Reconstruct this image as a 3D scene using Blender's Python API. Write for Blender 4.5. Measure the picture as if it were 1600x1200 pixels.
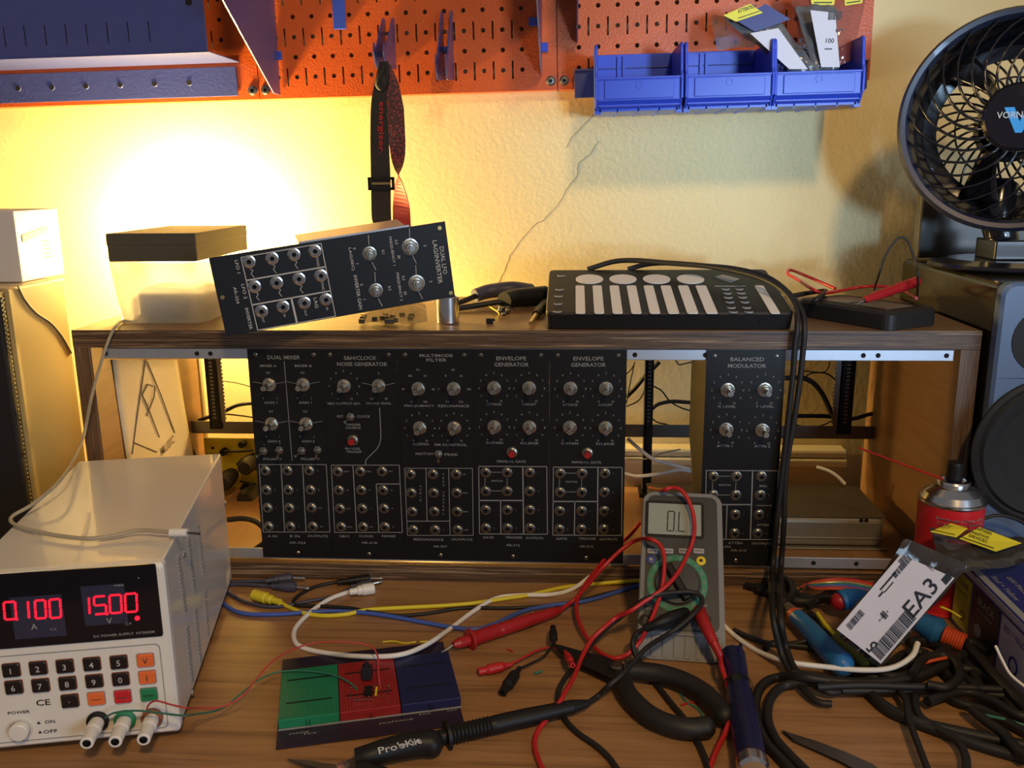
import bpy, math, random
from mathutils import Matrix, Vector
random.seed(7)
for o in list(bpy.data.objects): bpy.data.objects.remove(o)
SC = bpy.context.scene
COL = SC.collection
# ------------------------------------------------------------------ camera
CAM = Vector((.54817, -.93991, .45245)); YAW, PITCH, ROLL, FPX = .0674, .2296, -.0104, 1402.95
FW = Vector((-math.sin(YAW)*math.cos(PITCH), math.cos(YAW)*math.cos(PITCH), -math.sin(PITCH)))
_r = Vector((math.cos(YAW), math.sin(YAW), 0)); _u = _r.cross(FW)
RT = math.cos(ROLL)*_r + math.sin(ROLL)*_u
UP = -math.sin(ROLL)*_r + math.cos(ROLL)*_u
cam = bpy.data.cameras.new('camera'); co = bpy.data.objects.new('camera', cam); COL.objects.link(co)
mm = Matrix((RT, UP, -FW)).transposed().to_4x4(); mm.translation = CAM; co.matrix_world = mm
cam.sensor_width = 36; cam.lens = 36*FPX/1600; cam.clip_start = .01; SC.camera = co
# ------------------------------------------------------------------ world, lights, exposure
SC.view_settings.view_transform = 'Standard'; SC.view_settings.look = 'None'
SC.view_settings.exposure = 0.0; SC.view_settings.gamma = 1; SC.view_settings.use_curve_mapping = False
w = bpy.data.worlds.new('world'); SC.world = w; w.use_nodes = True
w.node_tree.nodes['Background'].inputs[0].default_value = (.80, .76, .78, 1)
w.node_tree.nodes['Background'].inputs[1].default_value = .16
def area(name, loc, target, size, power, col, sy=None):
    l = bpy.data.lights.new(name, 'AREA'); l.size = size; l.energy = power; l.color = col
    if sy: l.shape = 'RECTANGLE'; l.size_y = sy
    o = bpy.data.objects.new(name, l); COL.objects.link(o); o.location = loc
    o.rotation_euler = (Vector(target)-Vector(loc)).to_track_quat('-Z', 'Y').to_euler(); return o
area('window_daylight', (2.0, -2.0, .55), (.95, .1, .3), .8, 16, (.60, .78, 1.0), .7)
sl = bpy.data.lights.new('window_beam', 'SPOT'); sl.energy = 165; sl.color = (.48, .72, 1.0); sl.shadow_soft_size = .13; sl.spot_size = math.radians(17); sl.spot_blend = 1
so = bpy.data.objects.new('window_beam', sl); COL.objects.link(so); so.location = (1.3, -2.1, .38); so.rotation_euler = (Vector((.76, .335, .55))-so.location).to_track_quat('-Z', 'Y').to_euler()
area('ceiling_lamp_light', (1.0, -1.9, 1.88), (.7, .2, .3), .22, 26, (1.0, .66, .30))

# ------------------------------------------------------------------ pixel rays to world points
def ray(a, b): return FW + RT*((a-800)/FPX) - UP*((b-600)/FPX)
def P(a, b, z=None, y=None, x=None):
    d = ray(a, b)
    if z is not None: t = (z-CAM.z)/d.z
    elif y is not None: t = (y-CAM.y)/d.y
    else: t = (x-CAM.x)/d.x
    return CAM + d*t
class Frame:
    """local x right, y up along a surface, z out of it"""
    def __init__(s, O, e1, e2):
        s.O = Vector(O); s.e1 = Vector(e1).normalized(); e2 = Vector(e2)
        s.e2 = (e2 - s.e1*e2.dot(s.e1)).normalized(); s.n = s.e1.cross(s.e2)
        M = Matrix((s.e1, s.e2, s.n)).transposed().to_4x4(); M.translation = s.O; s.M = M
    def loc(s, a, b, h=0.):
        d = ray(a, b); t = ((s.O - CAM).dot(s.n) + h)/d.dot(s.n); X = CAM + d*t - s.O
        return Vector((X.dot(s.e1), X.dot(s.e2), h))
    def pt(s, a, b, h=0.): return s.M @ s.loc(a, b, h)
# ------------------------------------------------------------------ materials
MATS = {}
def mat(name, col, rough=.5, metal=0., noise=0., nscale=60., bump=0., bscale=200., spec=.5, emit=None, estr=0., trans=0., alpha=1., coat=0., col2=None, ior=1.45):
    if name in MATS: return MATS[name]
    m = bpy.data.materials.new(name); m.use_nodes = True; nt = m.node_tree; b = nt.nodes['Principled BSDF']
    b.inputs['Base Color'].default_value = (*col, 1); b.inputs['Roughness'].default_value = rough
    b.inputs['Metallic'].default_value = metal; b.inputs['Specular IOR Level'].default_value = spec
    b.inputs['Coat Weight'].default_value = coat; b.inputs['IOR'].default_value = ior
    b.inputs['Transmission Weight'].default_value = trans; b.inputs['Alpha'].default_value = alpha
    if emit: b.inputs['Emission Color'].default_value = (*emit, 1); b.inputs['Emission Strength'].default_value = estr
    tc = nt.nodes.new('ShaderNodeTexCoord')
    n = nt.nodes.new('ShaderNodeTexNoise'); n.inputs['Scale'].default_value = nscale; n.inputs['Detail'].default_value = 4
    nt.links.new(tc.outputs['Object'], n.inputs['Vector'])
    if noise or col2:
        mx = nt.nodes.new('ShaderNodeMix'); mx.data_type = 'RGBA'
        c2 = col2 or tuple(c*(1-noise) for c in col)
        mx.inputs[6].default_value = (*col, 1); mx.inputs[7].default_value = (*c2, 1)
        nt.links.new(n.outputs['Fac'], mx.inputs[0]); nt.links.new(mx.outputs[2], b.inputs['Base Color'])
    if bump:
        n2 = nt.nodes.new('ShaderNodeTexNoise'); n2.inputs['Scale'].default_value = bscale; n2.inputs['Detail'].default_value = 5
        nt.links.new(tc.outputs['Object'], n2.inputs['Vector'])
        bp = nt.nodes.new('ShaderNodeBump'); bp.inputs['Strength'].default_value = bump; bp.inputs['Distance'].default_value = .002
        nt.links.new(n2.outputs['Fac'], bp.inputs['Height']); nt.links.new(bp.outputs['Normal'], b.inputs['Normal'])
    MATS[name] = m; return m
def grain(name, stops, scale, rough=.45, dist=2., wave_axis=None, fine=(30, 400, 60)):
    """wood: noise stretched along one axis. scale is the coordinate scaling vector"""
    m = bpy.data.materials.new(name); m.use_nodes = True; nt = m.node_tree; b = nt.nodes['Principled BSDF']
    b.inputs['Roughness'].default_value = rough
    tc = nt.nodes.new('ShaderNodeTexCoord'); mp = nt.nodes.new('ShaderNodeMapping'); mp.inputs['Scale'].default_value = scale
    nt.links.new(tc.outputs['Object'], mp.inputs['Vector'])
    n = nt.nodes.new('ShaderNodeTexNoise'); n.inputs['Scale'].default_value = 1; n.inputs['Detail'].default_value = 8; n.inputs['Distortion'].default_value = dist
    n.inputs['Roughness'].default_value = .65
    nt.links.new(mp.outputs[0], n.inputs['Vector'])
    r = nt.nodes.new('ShaderNodeValToRGB'); nt.links.new(n.outputs['Fac'], r.inputs[0])
    cr = r.color_ramp
    while len(cr.elements) < len(stops): cr.elements.new(.5)
    for e, (p, c) in zip(cr.elements, stops): e.position = p; e.color = (*c, 1)
    nt.links.new(r.outputs[0], b.inputs['Base Color'])
    bp = nt.nodes.new('ShaderNodeBump'); bp.inputs['Strength'].default_value = .15; bp.inputs['Distance'].default_value = .001
    nt.links.new(n.outputs['Fac'], bp.inputs['Height']); nt.links.new(bp.outputs[0], b.inputs['Normal'])
    MATS[name] = m; return m
grain('desk_wood', [(.30, (.175, .088, .036)), (.45, (.30, .155, .066)), (.6, (.38, .205, .09)), (.75, (.27, .138, .058))], (3, 75, 20), .38, 1.2)
grain('ply_face', [(.3, (.12, .068, .038)), (.6, (.18, .105, .058)), (.8, (.145, .08, .046))], (8, 40, 40), .42, 1.)
grain('ply_side_lit', [(.3, (.20, .105, .045)), (.6, (.28, .15, .065)), (.8, (.24, .12, .05))], (30, 4, 60), .45, 1.)  # same ply as the face, with orange lamplight put into the colour
grain('ply_edge_h', [(.40, (.028, .014, .008)), (.47, (.13, .075, .042)), (.53, (.04, .022, .012)), (.60, (.30, .20, .12))], (5, 5, 420), .5, .3)
grain('ply_edge_v', [(.38, (.05, .028, .016)), (.46, (.16, .095, .055)), (.54, (.07, .04, .024)), (.62, (.27, .18, .11))], (420, 5, 5), .5, .3)
mat('wall', (.76, .65, .36), .75, noise=.08, nscale=5, bump=.2, bscale=160)
mat('crack', (.22, .16, .08), .9, noise=.3)
mat('floor', (.12, .10, .09), .7, noise=.3)
mat('peg_orange', (.58, .10, .016), .36, bump=.25, bscale=330, noise=.15, nscale=20, coat=.08)
mat('blue_steel', (.05, .068, .27), .34, bump=.25, bscale=300, noise=.1, coat=.2)
mat('blue_plastic', (.04, .085, .60), .30, noise=.08)
mat('black_panel', (.0085, .0088, .0105), .42, noise=.2, nscale=300, spec=.35)
mat('navy_panel', (.012, .016, .024), .4, noise=.2, spec=.4)
mat('black_plastic', (.011, .011, .012), .46, noise=.2, spec=.3)
mat('pad_white', (.80, .80, .80), .45, noise=.04)
mat('bracket_black', (.012, .011, .009), .65, noise=.2, spec=.2)
mat('black_rubber', (.014, .013, .013), .55, noise=.2)
mat('black_gloss', (.008, .008, .011), .12, noise=.1, coat=.5)
mat('olive_black', (.022, .020, .012), .22, noise=.3, nscale=8)
mat('dark_hole', (.003, .003, .003), .8, noise=.1)
mat('print_white', (.27, .275, .28), .5, noise=.1)
mat('print_bright', (.52, .53, .54), .5, noise=.1)
mat('chrome', (.60, .57, .50), .25, 1., noise=.15)
mat('nickel', (.36, .34, .30), .32, 1., noise=.2)
mat('silver', (.75, .75, .76), .22, 1., noise=.1)
mat('brass', (.75, .55, .22), .3, 1., noise=.15)
mat('alu', (.52, .56, .64), .42, .75, noise=.12, nscale=90)
mat('steel_dark', (.20, .19, .18), .4, 1., noise=.3)
mat('chassis', (.30, .28, .24), .42, .6, noise=.35, nscale=14)
mat('chassis_top', (.13, .11, .075), .5, .3, noise=.35, nscale=14)
mat('white_enamel', (.66, .64, .61), .28, noise=.04, coat=.35)
mat('white_plastic', (.78, .77, .74), .35, noise=.06)
mat('white_cable', (.80, .78, .76), .45, noise=.06)
mat('cream', (.74, .66, .44), .45, noise=.1)
mat('beige_cable', (.42, .36, .26), .5, noise=.15)
mat('red_plastic', (.36, .013, .016), .35, noise=.1)
mat('red_cable', (.48, .018, .020), .38, noise=.08)
mat('red_wire', (.48, .05, .05), .45, noise=.1)
mat('blue_cable', (.06, .12, .50), .4, noise=.1)
mat('grey_blue', (.055, .058, .10), .5, noise=.15)
mat('yellow_cable', (.72, .60, .03), .4, noise=.08)
mat('teal_wire', (.03, .20, .17), .45, noise=.1)
mat('green_wire', (.03, .16, .10), .45, noise=.1)
mat('grey_rubber', (.20, .205, .215), .55, noise=.12, bump=.1)
mat('dmm_face', (.034, .037, .040), .45, noise=.1)
mat('lcd', (.30, .33, .29), .25, noise=.05)
mat('lcd_dark', (.03, .035, .035), .4, noise=.1)
mat('dmm_green', (.03, .22, .13), .5, noise=.1)
mat('button_grey', (.33, .33, .34), .5, noise=.1)
mat('button_blue', (.03, .06, .26), .4, noise=.1)
mat('button_yellow', (.75, .55, .02), .4, noise=.1)
mat('key_black', (.016, .013, .015), .3, noise=.1)
mat('key_orange', (.82, .17, .045), .4, noise=.05)
mat('key_red', (.60, .02, .03), .4, noise=.05)
mat('key_green', (.02, .24, .10), .4, noise=.05)
mat('display_black', (.010, .009, .014), .10, noise=.1)
mat('display_window', (.035, .038, .075), .12, noise=.1)
mat('led_red', (.9, .01, .02), .5, emit=(1, .008, .03), estr=1.6)
mat('bb_purple', (.022, .012, .035), .4, noise=.15)
mat('pcb_green', (.01, .025, .012), .4, noise=.2)
mat('speaker_front', (.085, .135, .25), .38, noise=.08, spec=.6)
mat('speaker_side_tan', (.40, .30, .13), .3, noise=.15, nscale=6)
mat('speaker_side_dark', (.028, .023, .012), .14, noise=.4, nscale=7)
mat('cone', (.012, .013, .016), .7, noise=.2)
mat('fan_black', (.010, .010, .014), .2, noise=.1, coat=.4)
mat('fan_rim', (.018, .022, .045), .42, noise=.1, coat=.05)
mat('fan_blue', (.02, .30, .75), .4, noise=.05)
mat('smoke_box', (.10, .09, .075), .2, noise=.5, nscale=9)
mat('card_dark', (.075, .068, .050), .55, noise=.15, bump=.1)
mat('card_white', (.62, .58, .56), .55, noise=.06)
mat('card_print', (.35, .12, .06), .6, noise=.5, nscale=40)

mat('tub_blue', (.07, .16, .52), .6, noise=.2, nscale=20)
mat('paper', (.62, .56, .44), .8, noise=.12, nscale=12, bump=.2, bscale=20)
mat('ink', (.20, .165, .11), .8, noise=.2)
mat('label_white', (.62, .60, .66), .5, noise=.06, bump=.2, bscale=30)
mat('label_black', (.015, .015, .02), .5, noise=.1)
mat('label_yellow', (.78, .70, .04), .5, noise=.06)
mat('label_olive', (.33, .31, .03), .5, noise=.1)
mat('bag_clear', (.35, .32, .24), .12, trans=.7, alpha=.45, noise=.2, bump=.5, bscale=60)
mat('bag_static', (.055, .048, .042), .18, alpha=.86, noise=.4, nscale=25, bump=.6, bscale=50, coat=.5)
mat('bag_pink', (.42, .13, .10), .12, alpha=.42, noise=.3, nscale=25, bump=.7, bscale=45, coat=.6)
mat('bag_grey', (.16, .16, .17), .15, alpha=.92, noise=.4, nscale=25, bump=.6, bscale=45, coat=.5)
mat('box_blue', (.022, .026, .17), .35, noise=.1)
mat('box_black', (.012, .012, .02), .4, noise=.1)
mat('box_lilac', (.38, .37, .47), .45, noise=.1)
mat('can_red', (.62, .02, .03), .3, noise=.05)
mat('tool_blue', (.02, .15, .42), .42, noise=.1)
mat('tool_navy', (.010, .014, .065), .28, noise=.1)
mat('tool_orange', (.62, .09, .03), .42, noise=.1)
mat('olive_handle', (.17, .16, .02), .42, noise=.15)
mat('strap_black', (.016, .014, .013), .7, noise=.2, bump=.3, bscale=900)
mat('strap_red', (.34, .02, .025), .6, noise=.2, bump=.3, bscale=900)
mat('bulb', (1, .9, .6), .5, emit=(1.0, .68, .22), estr=2350)
mat('bulb_fill', (1, .9, .6), .5, emit=(1.0, .62, .18), estr=520)
mat('lamp_brass', (.4, .33, .2), .4, .7, noise=.1)
def speckle(name, c1, c2, s, thr=.3):
    m = bpy.data.materials.new(name); m.use_nodes = True; nt = m.node_tree; b = nt.nodes['Principled BSDF']
    tc = nt.nodes.new('ShaderNodeTexCoord'); v = nt.nodes.new('ShaderNodeTexVoronoi'); v.inputs['Scale'].default_value = s
    nt.links.new(tc.outputs['Object'], v.inputs['Vector'])
    r = nt.nodes.new('ShaderNodeValToRGB'); r.color_ramp.interpolation = 'CONSTANT'
    r.color_ramp.elements[0].color = (*c2, 1); r.color_ramp.elements[1].color = (*c1, 1); r.color_ramp.elements[1].position = thr
    nt.links.new(v.outputs['Distance'], r.inputs[0]); nt.links.new(r.outputs[0], b.inputs['Base Color']); b.inputs['Roughness'].default_value = .65
    MATS[name] = m
def translucent(name, col, thin):
    m = bpy.data.materials.new(name); m.use_nodes = True; nt = m.node_tree; b = nt.nodes['Principled BSDF']; b.inputs['Base Color'].default_value = (*col, 1); b.inputs['Roughness'].default_value = .3
    tr = nt.nodes.new('ShaderNodeBsdfTranslucent'); tr.inputs[0].default_value = (*col, 1); tp = nt.nodes.new('ShaderNodeBsdfTransparent')
    m1 = nt.nodes.new('ShaderNodeMixShader'); m1.inputs[0].default_value = .62; nt.links.new(b.outputs[0], m1.inputs[1]); nt.links.new(tr.outputs[0], m1.inputs[2])
    m2 = nt.nodes.new('ShaderNodeMixShader'); m2.inputs[0].default_value = thin; nt.links.new(m1.outputs[0], m2.inputs[1]); nt.links.new(tp.outputs[0], m2.inputs[2])
    nt.links.new(m2.outputs[0], nt.nodes['Material Output'].inputs[0]); MATS[name] = m
translucent('tub', (.90, .88, .80), .38)
speckle('strap_speckled', (.055, .012, .012), (.45, .05, .04), 380, .32)
def tiepoints(name, col):
    """breadboard plastic with its grid of small dark holes"""
    m = bpy.data.materials.new(name); m.use_nodes = True; nt = m.node_tree; b = nt.nodes['Principled BSDF']; b.inputs['Roughness'].default_value = .4
    tc = nt.nodes.new('ShaderNodeTexCoord'); sp = nt.nodes.new('ShaderNodeSeparateXYZ'); nt.links.new(tc.outputs['Object'], sp.inputs[0])
    def M(op, a, b_):
        n = nt.nodes.new('ShaderNodeMath'); n.operation = op
        for i, v in enumerate((a, b_)):
            if v is None: continue
            if isinstance(v, (int, float)): n.inputs[i].default_value = v
            else: nt.links.new(v, n.inputs[i])
        return n.outputs[0]
    f = []
    for ax in (0, 1): f.append(M('ABSOLUTE', M('SUBTRACT', M('FRACT', M('DIVIDE', sp.outputs[ax], .00254), None), .5), None))
    k = M('LESS_THAN', M('MAXIMUM', f[0], f[1]), .2)
    mx = nt.nodes.new('ShaderNodeMix'); mx.data_type = 'RGBA'; mx.inputs[6].default_value = (*col, 1); mx.inputs[7].default_value = (*[c*.25 for c in col], 1)
    nt.links.new(k, mx.inputs[0]); nt.links.new(mx.outputs[2], b.inputs['Base Color']); MATS[name] = m
tiepoints('bb_green', (.012, .21, .10)); tiepoints('bb_red', (.30, .016, .018)); tiepoints('bb_navy', (.013, .016, .085))

# ------------------------------------------------------------------ mesh builder
GL = {}
def glyph(s):
    if s in GL: return GL[s]
    cu = bpy.data.curves.new('t', 'FONT'); cu.body = s; cu.size = 1; cu.resolution_u = 2; cu.align_x = 'LEFT'; cu.offset = .008
    o = bpy.data.objects.new('t', cu); COL.objects.link(o)
    dg = bpy.context.evaluated_depsgraph_get(); me = o.evaluated_get(dg).to_mesh()
    vs = [v.co.copy() for v in me.vertices]; fs = [tuple(p.vertices) for p in me.polygons]
    o.evaluated_get(dg).to_mesh_clear(); bpy.data.objects.remove(o); bpy.data.curves.remove(cu)
    if vs:
        x0 = min(v.x for v in vs); x1 = max(v.x for v in vs); y0 = min(v.y for v in vs); y1 = max(v.y for v in vs)
    else: x0 = y0 = 0; x1 = y1 = 1
    GL[s] = (vs, fs, x0, x1, y0, y1); return GL[s]
def catmull(pts, k=6):
    pts = [Vector(p) for p in pts]
    if len(pts) < 3 or k <= 1: return pts
    Q = [2*pts[0]-pts[1]] + pts + [2*pts[-1]-pts[-2]]; out = []
    for i in range(1, len(Q)-2):
        p0, p1, p2, p3 = Q[i-1:i+3]
        # centripetal-ish: damp tangents
        for j in range(k):
            t = j/k; t2 = t*t; t3 = t2*t
            out.append(.5*((2*p1)+(p2-p0)*t+(2*p0-5*p1+4*p2-p3)*t2+(3*p1-p0-3*p2+p3)*t3))
    out.append(pts[-1]); return out
class MB:
    def __init__(s): s.v = []; s.f = []; s.m = []; s.s = []; s.T = Matrix.Identity(4)
    def add(s, vs, fs, m=0, smooth=False):
        b = len(s.v); s.v += [s.T @ Vector(v) for v in vs]
        for f in fs: s.f.append(tuple(b+i for i in f)); s.m.append(m); s.s.append(smooth)
        return s
    def box(s, x0, x1, y0, y1, z0, z1, m=0, M=None):
        vs = [Vector((x, y, z)) for z in (z0, z1) for y in (y0, y1) for x in (x0, x1)]
        if M is not None: vs = [M @ v for v in vs]
        return s.add(vs, [(0, 2, 3, 1), (4, 5, 7, 6), (0, 1, 5, 4), (2, 6, 7, 3), (0, 4, 6, 2), (1, 3, 7, 5)], m)
    def rbox(s, x0, x1, y0, y1, z0, z1, r, m=0, n=4, taper=0, mtop=None, e=0):
        """box with rounded vertical edges (rounded in xy), bevelled top edge e"""
        pts = rrect(x0, x1, y0, y1, r, n)
        N = len(pts); vs = []; cx, cy = (x0+x1)/2, (y0+y1)/2
        lv = [(z0, 0)] + ([(z1-e, taper), (z1, taper+e)] if e else [(z1, taper)])
        for z, ins in lv:
            for (x, y) in pts:
                sx = 1-2*ins/(x1-x0); sy = 1-2*ins/(y1-y0); vs.append((cx+(x-cx)*sx, cy+(y-cy)*sy, z))
        L = len(lv)
        for l in range(L-1): s.add([vs[l*N+i] for i in range(N)]+[vs[(l+1)*N+i] for i in range(N)], [(i, (i+1) % N, N+(i+1) % N, N+i) for i in range(N)], m, r > 0 and False)
        s.add([vs[i] for i in range(N)], [tuple(range(N))[::-1]], m); s.add([vs[(L-1)*N+i] for i in range(N)], [tuple(range(N))], m if mtop is None else mtop)
        return s
    def cyl(s, p0, p1, r0, r1=None, n=16, m=0, caps=True, smooth=True, mcap=None):
        p0 = Vector(p0); p1 = Vector(p1); r1 = r0 if r1 is None else r1; d = (p1-p0).normalized()
        a = d.orthogonal().normalized(); b = d.cross(a)
        c = [(math.cos(2*math.pi*i/n), math.sin(2*math.pi*i/n)) for i in range(n)]
        A = [p0+(a*x+b*y)*r0 for x, y in c]; B = [p1+(a*x+b*y)*r1 for x, y in c]
        s.add(A+B, [(i, (i+1) % n, n+(i+1) % n, n+i) for i in range(n)], m, smooth and n > 7)
        if caps:
            mc = m if mcap is None else mcap
            if r0 > 0: s.add(A, [tuple(range(n))[::-1]], m)
            if r1 > 0: s.add(B, [tuple(range(n))], mc)
        return s
    def lathe(s, prof, O=(0, 0, 0), ax=(0, 0, 1), n=24, m=0, ms=None, smooth=True):
        """prof list of (r, h); ms: material per segment"""
        O = Vector(O); d = Vector(ax).normalized(); a = Vector((1, 0, 0)) if abs(d.x) < .9 else Vector((0, 1, 0))
        a = (a-d*a.dot(d)).normalized(); b = d.cross(a); rings = []
        for r, h in prof: rings.append([O+d*h+(a*math.cos(2*math.pi*i/n)+b*math.sin(2*math.pi*i/n))*r for i in range(n)])
        for k in range(len(prof)-1):
            s.add(rings[k]+rings[k+1], [(i, (i+1) % n, n+(i+1) % n, n+i) for i in range(n)], ms[k] if ms else m, smooth)
        return s
    def tube(s, pts, r, n=8, m=0, k=6, r2=None, flat=1.):
        C = catmull(pts, k); L = len(C); rings = []; prev = None
        if L < 2: return s
        for i, p in enumerate(C):
            t = (C[min(i+1, L-1)]-C[max(i-1, 0)])
            if t.length < 1e-9: t = Vector((1, 0, 0))
            t.normalize()
            if prev is None: a = t.orthogonal().normalized()
            else:
                a = prev - t*prev.dot(t)
                a = a.normalized() if a.length > 1e-6 else t.orthogonal().normalized()
            prev = a; b = t.cross(a); rr = r if r2 is None else r+(r2-r)*i/(L-1)
            rings.append([p+(a*math.cos(2*math.pi*j/n)+b*math.sin(2*math.pi*j/n))*rr for j in range(n)])
        vs = [v for g in rings for v in g]
        s.add(vs, [(i*n+j, i*n+(j+1) % n, (i+1)*n+(j+1) % n, (i+1)*n+j) for i in range(L-1) for j in range(n)], m, True)
        s.add(rings[0], [tuple(range(n))[::-1]], m); s.add(rings[-1], [tuple(range(n))], m)
        return s
    def prism(s, poly, z0, z1, m=0, mtop=None, M=None):
        N = len(poly); a = [Vector((x, y, z0)) for x, y in poly]; b = [Vector((x, y, z1)) for x, y in poly]
        if M is not None: a = [M @ v for v in a]; b = [M @ v for v in b]
        s.add(a+b, [(i, (i+1) % N, N+(i+1) % N, N+i) for i in range(N)], m)
        s.add(a, [tuple(range(N))[::-1]], m); s.add(b, [tuple(range(N))], m if mtop is None else mtop); return s
    def bar(s, p, q, w, z0=.0, z1=.0003, m=0):
        """thin raised line in the local xy plane"""
        p = Vector((p[0], p[1])); q = Vector((q[0], q[1])); d = (q-p).normalized(); n = Vector((-d.y, d.x))*w/2; e = d*w*.4
        return s.prism([tuple(x) for x in (p-e-n, q+e-n, q+e+n, p-e+n)], z0, z1, m)
    def frame_line(s, pts, w, z0=0., z1=.0003, m=0, close=False):
        P_ = list(pts)+([pts[0]] if close else [])
        for i in range(len(P_)-1): s.bar(P_[i], P_[i+1], w, z0, z1, m)
        return s
    def text(s, t, c, h, w=None, z=.0004, m=0, ang=0., M=None, z0=None):
        """flat lettering: centre c, cap height h, optional total width w"""
        vs, fs, x0, x1, y0, y1 = glyph(t); sy = h/max(y1-y0, .3) if (y1-y0) > .5 else h/.7
        sx = sy if w is None else w/max(x1-x0, .01); ca, sa = math.cos(ang), math.sin(ang); out = []
        for v in vs:
            X = (v.x-(x0+x1)/2)*sx; Y = (v.y-(y0+y1)/2)*sy
            q = Vector((c[0]+X*ca-Y*sa, c[1]+X*sa+Y*ca, z)); out.append(M @ q if M is not None else q)
        return s.add(out, fs, m)
    def sphere(s, c, r, m=0, n=12, sc=(1, 1, 1)):
        c = Vector(c); vs = []; fs = []
        for i in range(n//2+1):
            th = math.pi*i/(n//2)
            for j in range(n):
                ph = 2*math.pi*j/n; vs.append(c+Vector((math.sin(th)*math.cos(ph)*r*sc[0], math.sin(th)*math.sin(ph)*r*sc[1], math.cos(th)*r*sc[2])))
        for i in range(n//2):
            for j in range(n): fs.append((i*n+j, i*n+n+j, i*n+n+(j+1) % n, i*n+(j+1) % n))
        return s.add(vs, fs, m, True)
    def grid(s, fn, nu, nv, m=0, smooth=True):
        vs = [fn(i/nu, j/nv) for j in range(nv+1) for i in range(nu+1)]
        return s.add(vs, [(j*(nu+1)+i, j*(nu+1)+i+1, (j+1)*(nu+1)+i+1, (j+1)*(nu+1)+i) for j in range(nv) for i in range(nu)], m, smooth)
    def mesh(s, name, mats, inv=None):
        me = bpy.data.meshes.new(name); vs = s.v if inv is None else [inv @ v for v in s.v]
        me.from_pydata([tuple(v) for v in vs], [], s.f); me.update()
        for a in mats: me.materials.append(MATS[a])
        for p, m, sm in zip(me.polygons, s.m, s.s): p.material_index = m; p.use_smooth = sm
        return me
    def build(s, name, mats, parent=None, bevel=0, seg=2, world=False, solid=0, subsurf=0):
        if isinstance(mats, str): mats = [mats]
        inv = None; loc = None
        if parent is not None:
            if world: inv = ROOTM[parent.name].inverted()
        elif world:
            xs = [v.x for v in s.v]; ys = [v.y for v in s.v]; zs = [v.z for v in s.v]
            loc = Vector(((min(xs)+max(xs))/2, (min(ys)+max(ys))/2, min(zs))); inv = Matrix.Translation(-loc)
        o = bpy.data.objects.new(name, s.mesh(name, mats, inv)); COL.objects.link(o)
        if loc is not None: o.location = loc
        if parent is not None: o.parent = parent; ROOTM[o.name] = ROOTM[parent.name]
        else: ROOTM[o.name] = Matrix.Translation(loc) if loc is not None else Matrix.Identity(4)
        if solid: q = o.modifiers.new('solid', 'SOLIDIFY'); q.thickness = solid; q.offset = 0
        if subsurf: q = o.modifiers.new('sub', 'SUBSURF'); q.levels = q.render_levels = subsurf
        if bevel: q = o.modifiers.new('bevel', 'BEVEL'); q.width = bevel; q.segments = seg; q.limit_method = 'ANGLE'; q.angle_limit = math.radians(40)
        return o
ROOTM = {}
def rrect(x0, x1, y0, y1, r, n=4):
    pts = []
    for cx, cy, a0 in ((x1-r, y1-r, 0), (x0+r, y1-r, 90), (x0+r, y0+r, 180), (x1-r, y0+r, 270)):
        for i in range(n+1):
            a = math.radians(a0+90*i/n); pts.append((cx+r*math.cos(a), cy+r*math.sin(a)))
    return pts
def tag(o, label, cat, group=None, kind=None):
    o['label'] = label; o['category'] = cat
    if group: o['group'] = group
    if kind: o['kind'] = kind
    return o
def thing(name, label, cat, M=None, loc=None, group=None):
    o = bpy.data.objects.new(name, None); COL.objects.link(o); o.empty_display_size = .02
    M = M.copy() if M is not None else Matrix.Translation(Vector(loc or (0, 0, 0)))
    o.matrix_world = M; ROOTM[o.name] = M; tag(o, label, cat, group); return o
def struct(o, label=None):
    o['kind'] = 'structure'
    if label: o['label'] = label
    return o
SHARED = {}
def inst(name, key, fn, mats, parent, pos, ang=0.):
    """a small repeated part, its mesh shared"""
    if key not in SHARED: b = MB(); fn(b); SHARED[key] = b.mesh(name, [mats] if isinstance(mats, str) else mats)
    o = bpy.data.objects.new(name, SHARED[key]); COL.objects.link(o); o.parent = parent; o.location = pos; o.rotation_euler = (0, 0, ang)
    ROOTM[o.name] = ROOTM[parent.name] @ Matrix.Translation(Vector(pos)) @ Matrix.Rotation(ang, 4, 'Z'); return o
def kids(o): return [c for c in bpy.data.objects if c.parent == o]
def copy_tree(o, M=None, parent=None, label=None):
    c = o.copy(); COL.objects.link(c); c.parent = parent
    if M is not None: c.matrix_world = M; ROOTM[c.name] = M
    if label: c['label'] = label
    for k in kids(o): copy_tree(k, None, c)
    return c
def cable(name, label, mt, pts, r, cat='cable', group=None, z=None, n=8, k=6, parent=None, flat=None):
    """pts: (px,py) on the desk, (px,py,z) at a height, ('y',px,py,y) on a vertical plane, or a Vector"""
    W = []
    for p in pts: W.append(cp(p, r if z is None else z))
    b = MB().tube(W, r, n, k=k); o = b.build(name, mt, parent, world=True)
    if parent is None: tag(o, label, cat, group)
    return o
def cp(p, z=0.):
    if isinstance(p, Vector): return p
    if p[0] == 'y': return P(p[1], p[2], y=p[3])
    if p[0] == 'x': return P(p[1], p[2], x=p[3])
    if p[0] == 'f': return p[1].pt(p[2], p[3], p[4])
    return P(p[0], p[1], z=p[2] if len(p) > 2 else z)
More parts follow.
